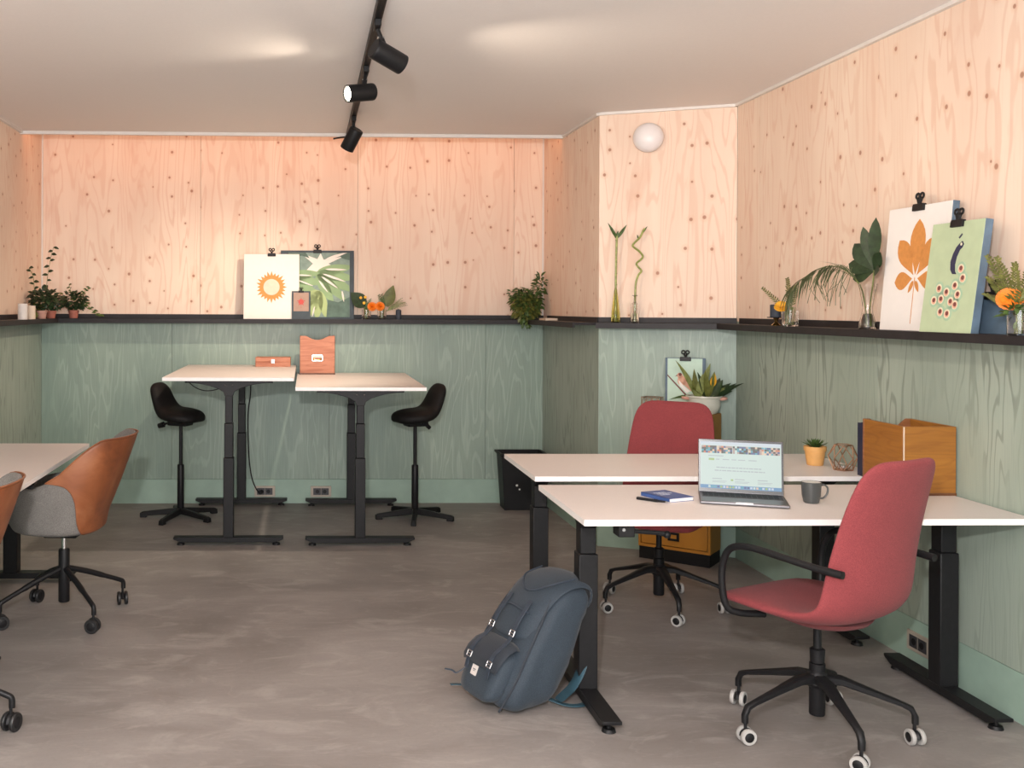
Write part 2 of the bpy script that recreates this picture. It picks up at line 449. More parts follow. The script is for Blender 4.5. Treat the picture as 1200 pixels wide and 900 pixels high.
wall('wall_back', (XB, YB), (XL, YB), 'green_stain', HS, seams(XB - XL, XB - XL - 3 * 1.22), seams(XB - XL, .45), ext=(.1, .1))
wall('wall_return', (CX1, CY1), (XB, YB), 'green_stain_side', HS, [.62], ext=(0, .1))
LA = math.hypot(XR - CX1, CY1 - DY1)
wall('wall_angled', (XR, DY1), (CX1, CY1), 'green_stain', HC, (), ext=(.1, 0))
wall('wall_right', (XR, YN), (XR, DY1), 'green_stain_side', HC, seams(DY1 - YN, .9), ext=(0, .1))
baseboard('baseboard_left', (XL, YB), (XL, YN)); baseboard('baseboard_back', (XB, YB), (XL, YB))
baseboard('baseboard_return', (CX1, CY1), (XB, YB)); baseboard('baseboard_angled', (XR, DY1), (CX1, CY1)); baseboard('baseboard_right', (XR, YN), (XR, DY1))
# ceiling trims
def strip(name, pts, w=.022, h=.016, z=HC, mat='white_trim'):
    m = MB()
    for a, b in zip(pts[:-1], pts[1:]):
        a, b = Vector((*a, 0)), Vector((*b, 0)); d = (b - a).normalized(); n = Vector((-d.y, d.x, 0))
        m.T = Matrix(((d.x, n.x, 0, a.x), (d.y, n.y, 0, a.y), (0, 0, 1, z), (0, 0, 0, 1)))
        m.box((0, 0, -h), ((b - a).length, w, .001)); m.T = Matrix.Identity(4)
    return struct(m.build(name, mat, smooth=0))
strip('trim_1', [(XL, YC), (XL, YN)]); strip('trim_2', [(XR, YN), (XR, DY1)]); strip('trim_3', [(XR, DY1), (CX1, CY1)]); strip('trim_4', [(CX1, CY1), (XB + .012, YC)])
strip('trim_6', [(XB, YC - .0), (XL, YC - .0)], w=.03, h=.022)
for i, x in enumerate((XL + .004, XB - .004)):
    m = MB(); m.box((x - .006, YB - .010, 1.46), (x + .006, YB + .0, HS)); struct(m.build('trim_%d' % (7 + i), 'white_trim', smooth=0))
# LED strip hidden behind the edge of the lowered ceiling
led = thing('cove_light', 'warm orange cove lighting hidden above the edge of the ceiling along the back wall', 'light', ((XL + XB) / 2, YC + .03, HC + .05))
m = MB(); m.cbox((0, 0, -.012), (3.8, .03, .014)); m.build('channel', 'white_trim', led, smooth=0)
m = MB(); m.cbox((0, .018, .006), (3.8, .012, .02)); m.build('diffuser', 'led_strip', led, smooth=0)
cove = light('cove_lamp', 'AREA', (0, .04, .02), 3.6, (1, .42, .20), shape='RECTANGLE', size=3.8, size_y=.03)
cove.parent = led; cove.rotation_euler = (math.radians(50), 0, 0)

# ------------------------------------------------------------------ picture ledge along the walls
SH, SD = 1.432, .17
def ledge(label, p0, p1, e0=0.0, e1=0.0):
    """p0->p1 along the wall, room on the left"""
    p0v, p1v = Vector((*p0, 0)), Vector((*p1, 0)); d = (p1v - p0v); L = d.length; d.normalize(); n = Vector((-d.y, d.x, 0))
    t = thing('picture_ledge', label, 'shelf', (p0[0], p0[1], 0), math.atan2(d.y, d.x), 'black picture ledge running round the walls')
    m = MB(); m.prismz([(0, .001), (L, .001), (L - e1, SD - .014), (e0, SD - .014)], SH - .018, SH); m.build('board', 'shelf_black', t, smooth=0, bevel=.001)
    m = MB(); m.box((.0, .001, SH), (L, .012, SH + .034)); m.build('upstand', 'shelf_black', t, smooth=0, bevel=.001)
    m = MB(); m.prismz([(e0, SD - .014), (L - e1, SD - .014), (L - e1, SD), (e0, SD)], SH - .034, SH + .001); m.build('front_edge', 'shelf_black', t, smooth=0, bevel=.001)
    return t
ledge('black picture ledge on the left wall holding pale candle holders and ivy', (XL, YB - SD), (XL, YN))
ledge('long black picture ledge on the back wall holding the sun and monstera prints', (XB, YB), (XL, YB))
ledge('short black picture ledge on the side of the wall corner beside the bushy plant', (CX1, CY1 + .0), (XB + .002, YB - SD))
ledge('black picture ledge on the angled wall holding the two lucky bamboo vases', (XR, DY1), (CX1, CY1), SD * .55)
ledge('black picture ledge on the right wall holding the leaf and peacock prints', (XR, YN), (XR, DY1 - .06))

# ------------------------------------------------------------------ desks (origin at floor, centre; long side along local x)
def desk(name, label, W, D, H, loc, rz, lx0, lx1, footL=.70, stages=3, crank=None):
    t = thing(name, label, 'desk', (*loc, 0), rz)
    th = .022
    m = MB(); m.cbox((0, 0, H - th / 2), (W, D, th)); m.cur = 0
    o = MB(); o.box((-W / 2, -D / 2, H - th), (W / 2, D / 2, H - .0012)); o.cur = 1; o.box((-W / 2 + .0005, -D / 2 + .0005, H - .0012), (W / 2 - .0005, D / 2 - .0005, H))
    o.build('tabletop', ['laminate_edge', 'laminate'], t, smooth=0)
    for x in (lx0, lx1):
        # foot
        f = MB(); hl = footL / 2
        pts = [(-hl, .040), (-hl, .052), (hl, .052), (hl, .040), (hl - .05, .020), (-hl + .05, .020)]
        f.T = Matrix.Translation((x, 0, 0)) @ Matrix.Rotation(PI / 2, 4, 'Z'); f.prism(pts, -.035, .035)
        fo = f.build('foot', 'black_metal', t, bevel=.002)
        for s in (-1, 1):
            g = MB(); g.cyl((x, s * (hl - .045), 0), (x, s * (hl - .045), .012), .026, .022, 14).cyl((x, s * (hl - .045), .012), (x, s * (hl - .045), .024), .008, .008, 8); g.build('glide', 'black_plastic', fo)
            b = MB(); b.cyl((x + s * .022, -.040, .036), (x + s * .022, -.0346, .036), .005, .005, 8); 
        # telescopic leg
        hs = [.05, .56, .78, H - th - .06] if stages == 3 else [.05, min(.60, H - .2), H - th - .05]
        ws = [(.066, .078), (.056, .066), (.048, .056)] if stages == 3 else [(.078, .074), (.066, .062)]
        lg = None
        for i in range(len(hs) - 1):
            q = MB(); q.cbox((x, 0, (hs[i] + hs[i + 1]) / 2), (ws[i][1], ws[i][0], hs[i + 1] - hs[i]))
            ob = q.build('leg' if i == 0 else 'leg_stage', 'black_metal', t if i == 0 else lg, bevel=.004)
            if i == 0: lg = ob
        # top bracket: arched gusset under the top
        b = MB(); bw = min(.28, D / 2 - .08); zt = H - th
        arc = [(-bw, zt), (-bw, zt - .016)] + [(-bw + (bw - .035) * k / 8, zt - .016 - .052 * (k / 8) ** 2.2) for k in range(1, 8)] + [(-.034, zt - .075), (-.026, zt - .10), (.026, zt - .10), (.034, zt - .075)]
        arc += [(bw - (bw - .035) * k / 8, zt - .016 - .052 * (k / 8) ** 2.2) for k in range(7, 0, -1)] + [(bw, zt - .016), (bw, zt)]
        b.T = Matrix.Translation((x, 0, 0)) @ Matrix.Rotation(PI / 2, 4, 'Z'); b.prism(arc, -.030, .030)
        br = b.build('bracket', 'black_metal', t, bevel=.002)
        b = MB(); 
        for s in (-1, 1): b.ball((x - .032 * (1 if lx0 == x else -1), s * .024, zt - .03), .005, 8, 5)
        b.build_each('bolt', 'steel', br)
    m = MB(); m.box((lx0, -.05, H - th - .045), (lx1, -.02, H - th - .005)).box((lx0, .02, H - th - .045), (lx1, .05, H - th - .005)); m.build_each('crossbar', 'black_metal', t, bevel=.002)
    if crank:
        c = MB(); x, y = crank; z = H - th
        c.box((x - .03, y - .035, z - .05), (x + .03, y + .035, z)); co = c.build('crank_box', 'black_plastic', t, bevel=.004)
        c = MB(); c.tube([(x + .03, y, z - .035), (x + .13, y, z - .042), (x + .145, y, z - .045)], [.008, .008, .010], 8); c.build('crank_arm', 'black_metal', co)
        c = MB(); c.ball((x + .158, y, z - .048), .014, 12, 8); c.build('knob', 'black_plastic', co)
        c = MB(); c.cyl((x - .012, y - .036, z - .022), (x - .012, y - .040, z - .022), .006, .006, 8); c.build('screw', 'steel', co)
    return t
SW, SL = .8307, 1.444
# standing desks: long side runs in depth; local x -> world +y
desk('standing_desk', 'tall white standing desk with black telescopic legs, left of the pair by the back wall', SL, SW, 1.076, (-.909 + SW / 2, 6.400 + SL / 2), PI / 2, -SL / 2 + .09, SL / 2 - .06)
desk('standing_desk', 'slightly lower white standing desk, right of the pair, carrying the upright wooden box', SL, SW, 1.017, (-.068 + SW / 2, 6.379 + SL / 2), PI / 2, -SL / 2 + .09, SL / 2 - .06)
desk('desk', 'white desk against the left wall with leather backed chairs tucked in', 1.62, .81, .75, (-1.222 - .405, 5.732 - .81), PI / 2, -.81 + .13, .81 - .09, stages=2)
FW, FD, FH = 1.628, .707, .7715
desk('desk', 'near white desk on the right, holding the open laptop and grey mug', FW, FD, FH, (.987 + FW / 2, 3.553 + FD / 2), 0, -FW / 2 + .105, FW / 2 - .105, stages=2, crank=(-FW / 2 + .165, -FD / 2 + .075), footL=.70)
desk('desk', 'rear white desk on the right, holding the ochre pot, pushed behind the near one', FW - .030, .70, FH, (1.022 + (FW - .030) / 2 - .002, 4.471 + .70 / 2), 0, -FW / 2 + .115, FW / 2 - .13, stages=2)

# ------------------------------------------------------------------ casters and five-star bases
def caster(parent, p, ang, wr=.028, tyre='wheel_grey', hub='black_plastic', top=.10):
    """twin wheel caster at floor point p; returns part"""
    T = Matrix.Translation((p[0], p[1], 0)) @ Matrix.Rotation(ang, 4, 'Z')
    m = MB(); m.T = T; m.cyl((0, 0, wr * 1.2), (0, 0, top), .006, .006, 8)
    m.loft([[(wr * .9 * math.cos(a) * k + .004, y, wr + wr * .9 * math.sin(a) * k) for a in [PI * i / 8 for i in range(9)]] for y, k in ((-.011, .8), (0, 1.05), (.011, .8))])
    c = m.build('caster', hub, parent)
    for s in (-1, 1):
        w = MB(); w.T = T @ Matrix.Translation((.004, 0, wr)) @ Matrix.Rotation(PI / 2, 4, 'X')
        y0, y1 = s * .010, s * .025
        w.lathe([(wr * .70, y0), (wr * .95, y0 + s * .001), (wr, y0 + s * .004), (wr, y1 - s * .004), (wr * .92, y1), (wr * .66, y1)] if True else [])
        w.build('wheel', tyre, c)
        h = MB(); h.T = w.T; h.lathe([(wr * .66, y0), (wr * .66, y1 - s * .001), (wr * .5, y1 + s * .002), (wr * .12, y1 + s * .003)]); h.build('wheel_hub', hub, c)
    return c

# ------------------------------------------------------------------ red office chair, facing local +y
def red_chair(label, loc, rz, base_ang, arms=True):
    t = thing('office_chair', label, 'chair', (*loc, 0), rz, 'red office chairs at the right hand desks')
    # seat/back shell: stations (y, z, half width, thickness, side curl)
    st = [(.262, .452, .195, .010, 0), (.252, .456, .215, .040, .002), (.20, .462, .236, .052, .006), (.10, .458, .248, .054, .012), (.0, .452, .252, .054, .018), (-.08, .450, .254, .054, .026),
          (-.15, .456, .254, .054, .036), (-.205, .482, .250, .052, .046), (-.235, .530, .246, .050, .052), (-.248, .590, .240, .048, .054), (-.256, .66, .234, .046, .050),
          (-.268, .74, .228, .044, .044), (-.284, .82, .221, .042, .038), (-.303, .90, .212, .040, .032), (-.320, .96, .200, .038, .026), (-.331, .995, .178, .036, .020), (-.338, 1.014, .148, .030, .014), (-.341, 1.022, .110, .012, .010)]
    rings = []
    for i, (y, z, w, th, curl) in enumerate(st):
        a, b = st[max(i - 1, 0)], st[min(i + 1, len(st) - 1)]
        tg = Vector((0, b[0] - a[0], b[1] - a[1])).normalized(); nr = Vector((0, -tg.z, tg.y))   # nr: towards the sitter
        if nr.z < 0 and abs(nr.z) > abs(nr.y): nr = -nr
        if i > 6 and nr.y < 0: nr = -nr
        ring = []
        N = 28
        for k in range(N):
            an = 2 * PI * k / N; cx_, sx_ = math.cos(an), math.sin(an)
            ux = math.copysign(abs(cx_) ** .55, cx_); uy = math.copysign(abs(sx_) ** .8, sx_)
            off = curl * (abs(ux) ** 2.2)
            ring.append(tuple(Vector((w * ux, y, z)) + nr * (uy * th / 2 + off)))
        rings.append(ring)
    m = MB(); m.loft(rings); s = m.build('seat_shell', 'red_wool', t, smooth=80); subsurf(s, 1)
    m = MB()
    m.loft([[(r * 1.0 * w * math.cos(2 * PI * k / 24), -.02 + r * d * math.sin(2 * PI * k / 24), z) for k in range(24)] for r, w, d, z in ((1, .165, .165, .436), (.97, .155, .155, .420), (.8, .135, .14, .404), (.5, .12, .13, .398))])
    m.build('underseat_cover', 'red_wool_dark', t, smooth=60)
    m = MB()
    for sx in ((-1, 1) if arms else ()):
        a = MB(); P = bez([(sx * .13, .12, .412), (sx * .22, .155, .420), (sx * .262, .178, .445), (sx * .276, .186, .52), (sx * .280, .180, .60), (sx * .282, .145, .662), (sx * .280, .07, .682), (sx * .276, -.05, .676), (sx * .262, -.16, .664), (sx * .256, -.225, .660), (sx * .250, -.272, .658)], 5)
        a.tube(P, [.0125] * (len(P) - 8) + [.0135] * 8, 10); a.build('armrest', 'black_metal', t, smooth=60)
    m = MB(); m.cyl((0, 0, .23), (0, 0, .402), .014).build('gas_lift', 'black_metal', t)
    m = MB(); m.lathe([(.019, .25), (.024, .255), (.026, .30), (.019, .305)]); m.lathe([(.025, .065), (.027, .07), (.027, .25), (.019, .252)]); m.build('column', 'black_plastic', t)
    m = MB(); m.lathe([(.030, .165), (.042, .18), (.040, .205), (.028, .222)]); hub = m.build('hub', 'black_metal', t)
    R = .31
    for k in range(5):
        a = base_ang - rz + k * 2 * PI / 5; dx, dy = math.cos(a), math.sin(a)
        sp = MB(); pr = [(.02, .198, .026, .034), (.08, .196, .022, .030), (.18, .165, .016, .022), (.27, .137, .012, .018), (.30, .124, .012, .018), (.312, .100, .011, .020), (.312, .072, .010, .012)]
        rings = []
        for i, (r, z, w, h) in enumerate(pr):
            q = []
            tz = i >= 5
            for (u, v) in ((-1, -.6), (-.6, -1), (.6, -1), (1, -.6), (1, .6), (.6, 1), (-.6, 1), (-1, .6)):
                if tz: q.append((dx * (r + v * .010) - dy * u * w, dy * (r + v * .010) + dx * u * w, z))
                elif i == 4: q.append((dx * (r + v * .006) - dy * u * w, dy * (r + v * .006) + dx * u * w, z + v * h * .45))
                else: q.append((dx * r - dy * u * w, dy * r + dx * u * w, z + v * h / 2))
            rings.append(q)
        sp.loft(rings); sp.build('spoke', 'black_metal', t, smooth=50)
        caster(t, (dx * R, dy * R), a + .7 + k * 1.1, .028, top=.082)
    return t
red_chair('red upholstered office chair on casters, seen from behind, in front of the near desk', (1.84, 3.58), heading(-.454, .891), math.radians(52))
red_chair('red upholstered office chair facing the viewer between the rear desk and orange cabinet', (1.800, 5.100), heading(-.55, -.83), math.radians(52), False)

# ------------------------------------------------------------------ tan leather and grey chair, facing local +y
def tan_chair(label, loc, rz, base_ang):
    t = thing('leather_chair', label, 'chair', (*loc, 0), rz, 'leather backed chairs at the left desk')
    # bucket shell described by rings of angle: height of rim around the seat
    NA, NR = 40, 12
    def rim(a):   # a = 0 front, PI = back
        b = (1 - math.cos(a)) / 2
        side = .665 if b > .25 else .665
        S = lambda u: 3 * u * u - 2 * u ** 3
        if b < .15: return .49 + .16 * S(b / .15)
        if b < .42: return .65 + .02 * (b - .15) / .27
        if b < .78: return .67 + .225 * S((b - .42) / .36)
        return .895 + .004 * (b - .78) / .22
    def pt(a, q, off=0.0):
        """q 0..1 from bottom centre to the rim"""
        b = (1 - math.cos(a)) / 2; zr = rim(a)
        rx, ryf, ryb = .265, .27, .215
        flare = .10 * max(0, (zr - .62)) / .28 if b > .5 else 0
        ca, sa = math.cos(a), math.sin(a)
        ex = math.copysign(abs(sa) ** .85, sa); ey = math.copysign(abs(ca) ** .85, ca)
        ry = ryf if ca > 0 else ryb
        if q < .5:
            u = q / .5; r = math.sin(u * PI / 2) * .90; z = .425 + .035 * (u ** 3)
        else:
            u = (q - .5) / .5; r = .90 + .10 * math.sin(u * PI / 2); z = .46 + (zr - .46) * u
        narrow = 1 - .03 * max(0, (z - .62)) / .28 if b > .5 else 1
        lean = flare * max(0, (z - .5)) / .4 * 1.35
        x = rx * r * ex * narrow * (1 - off / .25); y = ey * ry * r * (1 - off / .25) - lean
        return (x, y, z + (off * .9 if q < .75 else 0))
    def shellmesh(sel, off0, off1, mat, name, par):
        m = MB(); idx = {}
        qs = [0.02] + [i / NR for i in range(1, NR + 1)]
        out = [[pt(2 * PI * k / NA, q, off0) for k in range(NA)] for q in qs]
        inn = [[pt(2 * PI * k / NA, q, off1) for k in range(NA)] for q in qs]
        rings = out + [[tuple((Vector(a) + Vector(b)) / 2 + Vector((0, 0, .008))) for a, b in zip(out[-1], inn[-1])]] + inn[::-1]
        m.loft(rings); return m
    m = shellmesh(None, 0.0, .03, 'grey_wool', 'shell', t)
    s = m.build('shell', 'grey_wool', t, smooth=80); subsurf(s, 1)
    # leather cover over the outside of the back
    lm = MB(); cols = []
    NB = 26
    rows = 14
    def seam_q(u):  # lower limit of the leather at angle position u (-1..1)
        return .30 + .62 * abs(u) ** 1.5
    vs = []
    for j in range(rows + 1):
        row = []
        for i in range(NB + 1):
            u = -1 + 2 * i / NB; a = PI + u * 1.58
            q0 = .22 + .78 * max(0, (abs(u) - .30) / .70) ** 1.1
            q = q0 + (1.0 - q0) * j / rows
            p = Vector(pt(a, min(1, q), -.004)); row.append(p)
        vs.append(row)
    for sgn, dd in ((0, 0), (1, .004)):
        pass
    flat = [tuple(p) for r in vs for p in r]; inner = [tuple(Vector(p) + (Vector((0, 0, p[2])) - Vector(p)).normalized() * .005) for p in flat]
    W = NB + 1; fs = []
    for j in range(rows):
        for i in range(NB):
            a = j * W + i; fs.append((a, a + 1, a + W + 1, a + W)); b = a + len(flat); fs.append((b + W, b + W + 1, b + 1, b))
    n = len(flat)
    edge = [i for i in range(W)] + [j * W + NB for j in range(1, rows + 1)] + [rows * W + i for i in range(NB - 1, -1, -1)] + [j * W for j in range(rows - 1, 0, -1)]
    for e0, e1 in zip(edge, edge[1:] + edge[:1]): fs.append((e1, e0, e0 + n, e1 + n))
    lm.add(flat + inner, fs); lo = lm.build('leather_back', 'tan_leather', t, smooth=60); subsurf(lo, 1)
    # piping along the rim of the leather
    pp = MB(); P = [Vector(pt(PI + (-1 + 2 * i / 30) * 1.58, 1.0, -.002)) + Vector((0, 0, .002)) for i in range(31)]
    pp.tube(P, .004, 6); pp.build('piping', 'tan_leather', t)
    m = MB(); m.box((-.07, -.08, .400), (.07, .08, .428)); m.build('mounting_plate', 'black_metal', t, bevel=.004)
    m = MB(); m.cyl((0, 0, .30), (0, 0, .402), .013).build('gas_lift', 'chrome', t)
    m = MB(); m.lathe([(.024, .075), (.027, .08), (.027, .328), (.024, .334), (.014, .335)]); m.build('column', 'black_plastic', t)
    for k in range(4):
        a = base_ang - rz + k * PI / 2; dx, dy = math.cos(a), math.sin(a); R = .318
        sp = MB(); P = bez([(dx * .02, dy * .02, .238), (dx * .12, dy * .12, .205), (dx * .22, dy * .22, .165), (dx * .300, dy * .300, .132), (dx * (R + .002), dy * (R + .002), .118), (dx * (R + .004), dy * (R + .004), .085)], 4)
        sp.tube(P, [.014] * 8 + [.0115] * (len(P) - 8), 10); sp.build('spoke', 'black_metal', t, smooth=60)
        caster(t, (dx * R, dy * R), a + 1.2 + k * .9, .034, tyre='black_wheel', top=.09)
    return t
tan_chair('tan leather and grey swivel chair nearest the standing desks, tucked in at the left desk', (-1.184, 4.987), heading(-1, .08), math.radians(38))
tan_chair('tan leather and grey wool swivel chair cut off by the left frame edge', (-1.37, 3.63), heading(-1, .05), math.radians(2))

# ------------------------------------------------------------------ saddle stools, facing local +y
def stool(label, loc, rz, base_ang, lever=-1):
    t = thing('standing_stool', label, 'stool', (*loc, 0), rz, 'black sit-stand stools at the standing desks')
    st = [(.168, .728, .04, .020), (.155, .728, .100, .072), (.10, .736, .150, .096), (.03, .744, .176, .100), (-.03, .748, .174, .098), (-.085, .762, .158, .092), (-.120, .800, .134, .086), (-.144, .850, .120, .080), (-.164, .900, .114, .074), (-.182, .938, .102, .062), (-.191, .962, .070, .040), (-.194, .972, .036, .014)]
    rings = []
    for i, (y, z, w, th) in enumerate(st):
        a, b = st[max(i - 1, 0)], st[min(i + 1, len(st) - 1)]; tg = Vector((0, b[0] - a[0], b[1] - a[1])).normalized(); nr = Vector((0, tg.z, -tg.y))
        if nr.z < 0: nr = -nr
        ring = []
        for k in range(24):
            an = 2 * PI * k / 24; c_, s_ = math.cos(an), math.sin(an)
            ux = math.copysign(abs(c_) ** .7, c_); uy = math.copysign(abs(s_) ** .8, s_)
            ring.append(tuple(Vector((w * ux, y, z)) + nr * (uy * th / 2 - .012 * abs(ux) ** 2)))
        rings.append(ring)
    m = MB(); m.loft(rings); s = m.build('seat', 'foam_black', t, smooth=80); subsurf(s, 1)
    g = MB()
    for k in range(4):
        z = .83 + k * .030; y = -.118 - k * .0125
        g.T = Matrix.Translation((0, y, z)) @ Matrix.Rotation(-.35, 4, 'X'); g.box((-.055, -.004, -.003), (.055, .004, .003))
    g.T = Matrix.Identity(4); g.build('grip_ribs', 'black_plastic', t)
    m = MB(); m.box((-.055, -.085, .665), (.055, .075, .722)); mech = m.build('tilt_mechanism', 'black_metal', t, bevel=.01)
    m = MB(); m.ball((.057, -.02, .695), .006, 8, 6).ball((-.057, -.02, .695), .006, 8, 6); m.build_each('bolt', 'steel', mech)
    if lever > 0:
        m = MB(); m.cyl((0, -.08, .69), (-.0, -.150, .664), .008); l = m.build('lever', 'black_metal', t)
        m = MB(); m.cyl((0, -.148, .665), (0, -.19, .652), .021, .019, 14); m.build('lever_knob', 'black_plastic', l)
    else:
        m = MB(); m.cyl((.0, -.080, .680), (.0, -.118, .645), .016, .014, 12); m.build('lever', 'black_plastic', t)
    m = MB(); m.cyl((0, 0, .36), (0, 0, .67), .0135).build('gas_lift', 'black_metal', t)
    m = MB(); m.lathe([(.022, .035), (.0245, .04), (.0245, .378), (.022, .384), (.014, .385)]); m.build('column', 'black_metal', t)
    for k in range(5):
        a = base_ang - rz + k * 2 * PI / 5; dx, dy = math.cos(a), math.sin(a); sp = MB()
        ring = lambda r, z0, z1, w: [(dx * r - dy * w, dy * r + dx * w, z0), (dx * r + dy * w, dy * r - dx * w, z0), (dx * r + dy * w * .8, dy * r - dx * w * .8, z1), (dx * r - dy * w * .8, dy * r + dx * w * .8, z1)]
        sp.loft([ring(.015, .028, .072, .020), ring(.15, .020, .056, .018), ring(.27, .012, .042, .016), ring(.285, .012, .038, .015)])
        so = sp.build('base_arm', 'black_metal', t, bevel=.004)
        sp = MB(); sp.loft([ring(.245, .0, .030, .020), ring(.293, .0, .034, .019)]); sp.build('end_cap', 'black_plastic', so, bevel=.004)
    return t
stool('black sit-stand stool with a round lever knob, left of the standing desks', (-.905, 7.33), heading(1, -.50), math.radians(33), 1)
stool('black sit-stand stool with backrest, right of the standing desks', (.790, 7.30), heading(-1, -.35), math.radians(-8 - 90 + 72 * 0), -1)

# ------------------------------------------------------------------ track lighting
rail = thing('track_rail', 'black ceiling track rail carrying the spotlights', 'track', (.297, 5.0, HC))
m = MB(); m.box((-.018, -3.4, -.034), (.018, 2.24, 0)); m.build('rail', 'black_metal', rail, bevel=.002)
m = MB(); m.box((-.010, -3.4, -.036), (-.006, 2.24, -.033)).box((.006, -3.4, -.036), (.010, 2.24, -.033)); m.build('groove', 'black_plastic', rail, smooth=0)
m = MB(); m.box((-.03, 2.24, -.05), (.035, 2.275, 0)); m.build('end_feed', 'white_trim', rail, bevel=.003)
m = MB(); m.tube(bez([(-.02, 2.24, -.028), (-.06, 2.23, -.034), (-.11, 2.22, -.045)], 4), .006, 6); m.build('cable_end', 'black_plastic', rail)
def spot(label, y, ctr, d, e, lens, ln=.155, r=.044):
    t = thing('spotlight', label, 'spotlight', (.297, y, HC - .034), 0, None)
    c = Vector(ctr) - Vector((.297, y, HC - .034)); d = Vector(d).normalized(); b0, b1 = c - d * ln / 2, c + d * ln / 2
    m = MB(); m.box((-.014, -.055, -.030), (.014, .055, 0)); m.build('adapter', 'black_plastic', t, bevel=.003)
    top = Vector((0, 0, -.030)); piv = c - d * .02 + Vector((0, 0, r * .75))
    mid = top.lerp(piv, .5)
    m = MB(); m.tube([top, mid], .010, 8); m.tube([mid, piv], .013, 8); j = m.build('stem', 'black_metal', t)
    m = MB()
    for s in (-1, 1): m.ball(tuple(mid + Vector((s * .011, -.010, 0))), .0035, 8, 5)
    m.build_each('screw', 'steel', j)
    m = MB(); a = d.orthogonal().normalized(); bb = d.cross(a)
    def ring(p, rr): return [tuple(p + a * (rr * math.cos(2 * PI * k / 32)) + bb * (rr * math.sin(2 * PI * k / 32))) for k in range(32)]
    m.loft([ring(b0, r * .90), ring(b0 + d * .003, r * .97), ring(b0 + d * .010, r), ring(b1 - d * .004, r), ring(b1, r * .98), ring(b1, r * .88), ring(b1 - d * .012, r * .84)], cap=True)
    m.build('housing', 'black_metal', t, smooth=40)
    m = MB(); m.loft([ring(b1 - d * .008, r * .82), ring(b1 - d * .002, r * .70), ring(b1 - d * .001, r * .3)]); m.build('lens', lens, t)
    l = light('spot_lamp', 'SPOT', tuple(b1 + d * .012), e, SPOT_COL, spot_size=math.radians(105), spot_blend=.75, shadow_soft_size=.028)
    l.parent = t; l.rotation_euler = d.to_track_quat('-Z', 'Y').to_euler()
    return t
spot('black track spotlight nearest the viewer, aimed at the right wall', 4.30, (.345, 4.32, 2.596), (.84, .42, -.36), SPOT_E[0], 'lens_far')
spot('black track spotlight with its bright lens showing, middle of the three', 5.13, (.268, 5.10, 2.606), (-.86, -.42, -.16), SPOT_E[1], 'lens_lit')
spot('black track spotlight farthest from the viewer, tilted steeply down at the back wall', 6.46, (.286, 6.47, 2.600), (-.42, .38, -.80), SPOT_E[2], 'lens_far', .145, .046)
# globe wall lamp on the angled wall
ua = Vector((XR - CX1, DY1 - CY1, 0)).normalized(); rza = math.atan2(ua.y, ua.x)
gx = 2.150; gy = CY1 + (gx - CX1) / (XR - CX1) * (DY1 - CY1)
g = thing('wall_globe', 'round white wall lamp high on the angled plywood wall', 'lamp', (gx, gy, 2.592), rza)
m = MB(); m.cyl((0, 0, 0), (0, -.018, 0), .062, .062, 28); m.build('base_plate', 'white_trim', g)
m = MB(); m.T = Matrix.Rotation(PI / 2, 4, 'X'); m.lathe([(.055, .012), (.084, .022), (.093, .042), (.088, .064), (.070, .086), (.040, .100), (.012, .105)], seg=36); m.build('diffuser', 'globe', g, smooth=80)

# ------------------------------------------------------------------ clip boards
def clip(parent, x, z, y, s=1.0):
    """bulldog clip: bar over the top edge and two ring handles"""
    m = MB(); w = .033 * s
    m.prism([(0, 0)] * 0 or [(x - w, z - .020 * s), (x + w, z - .020 * s), (x + w, z - .002), (x + w * .9, z + .006 * s), (x - w * .9, z + .006 * s), (x - w, z - .002)], y - .010 * s, y + .006)
    c = m.build('bulldog_clip', 'black_metal', parent, bevel=.0015)
    for sx in (-1, 1):
        h = MB(); h.T = Matrix.Translation((x, y - .004, z + .004 * s)) @ Matrix.Rotation(sx * .38, 4, 'Y')
        h.tube([(-.0, 0, 0), (0, 0, .024 * s)], .0065 * s, 8, .6)
        h.tube([(.010 * s * math.cos(a), 0, .033 * s + .010 * s * math.sin(a)) for a in [2 * PI * k / 12 for k in range(13)]], .0042 * s, 6)
        h.build('clip_handle', 'black_metal', c)
def board(label, w, h, loc, rz, lean, sheet, clip_s=1.0, clip_x=0.0, th=.024, sw=None, sh=None, sx0=None, sz0=0.0, back='navy_board', name='print_board', cat='print'):
    """front faces local -y; origin at the middle of the front bottom edge; leans back"""
    t = thing(name, label, cat, loc, rot=(0, 0, rz))
    L = Matrix.Rotation(-lean, 4, 'X')
    inner = []
    def mk(m): m.T = L; return m
    m = mk(MB()); m.box((-w / 2, 0, 0), (w / 2, th, h)); m.build('backing', back, t, bevel=.001)
    if sheet:
        sw = sw or w; sh = sh or h; x0 = -w / 2 if sx0 is None else sx0
        m = mk(MB()); m.box((x0 + .001, -.0015, sz0 + .001), (x0 + sw - .001, 0.0002, sz0 + sh - .001)); m.build('sheet', sheet, t, smooth=0)
    if clip_s:
        m0 = MB(); c0 = len(t.children)
        clip(t, clip_x, h, 0, clip_s)
        for o in t.children:
            if o.name.startswith('bulldog_clip'):
                o.data.transform(L)
                for q in o.children: q.data.transform(L)
    t['_l'] = 0
    del t['_l']
    return t, L
def flatshape(parent, L, polys, y, name, mat):
    m = MB(); m.T = L
    for p in polys: m.prism(p, y - .0006, y + .0002)
    return m.build_each(name, mat, parent, smooth=0)
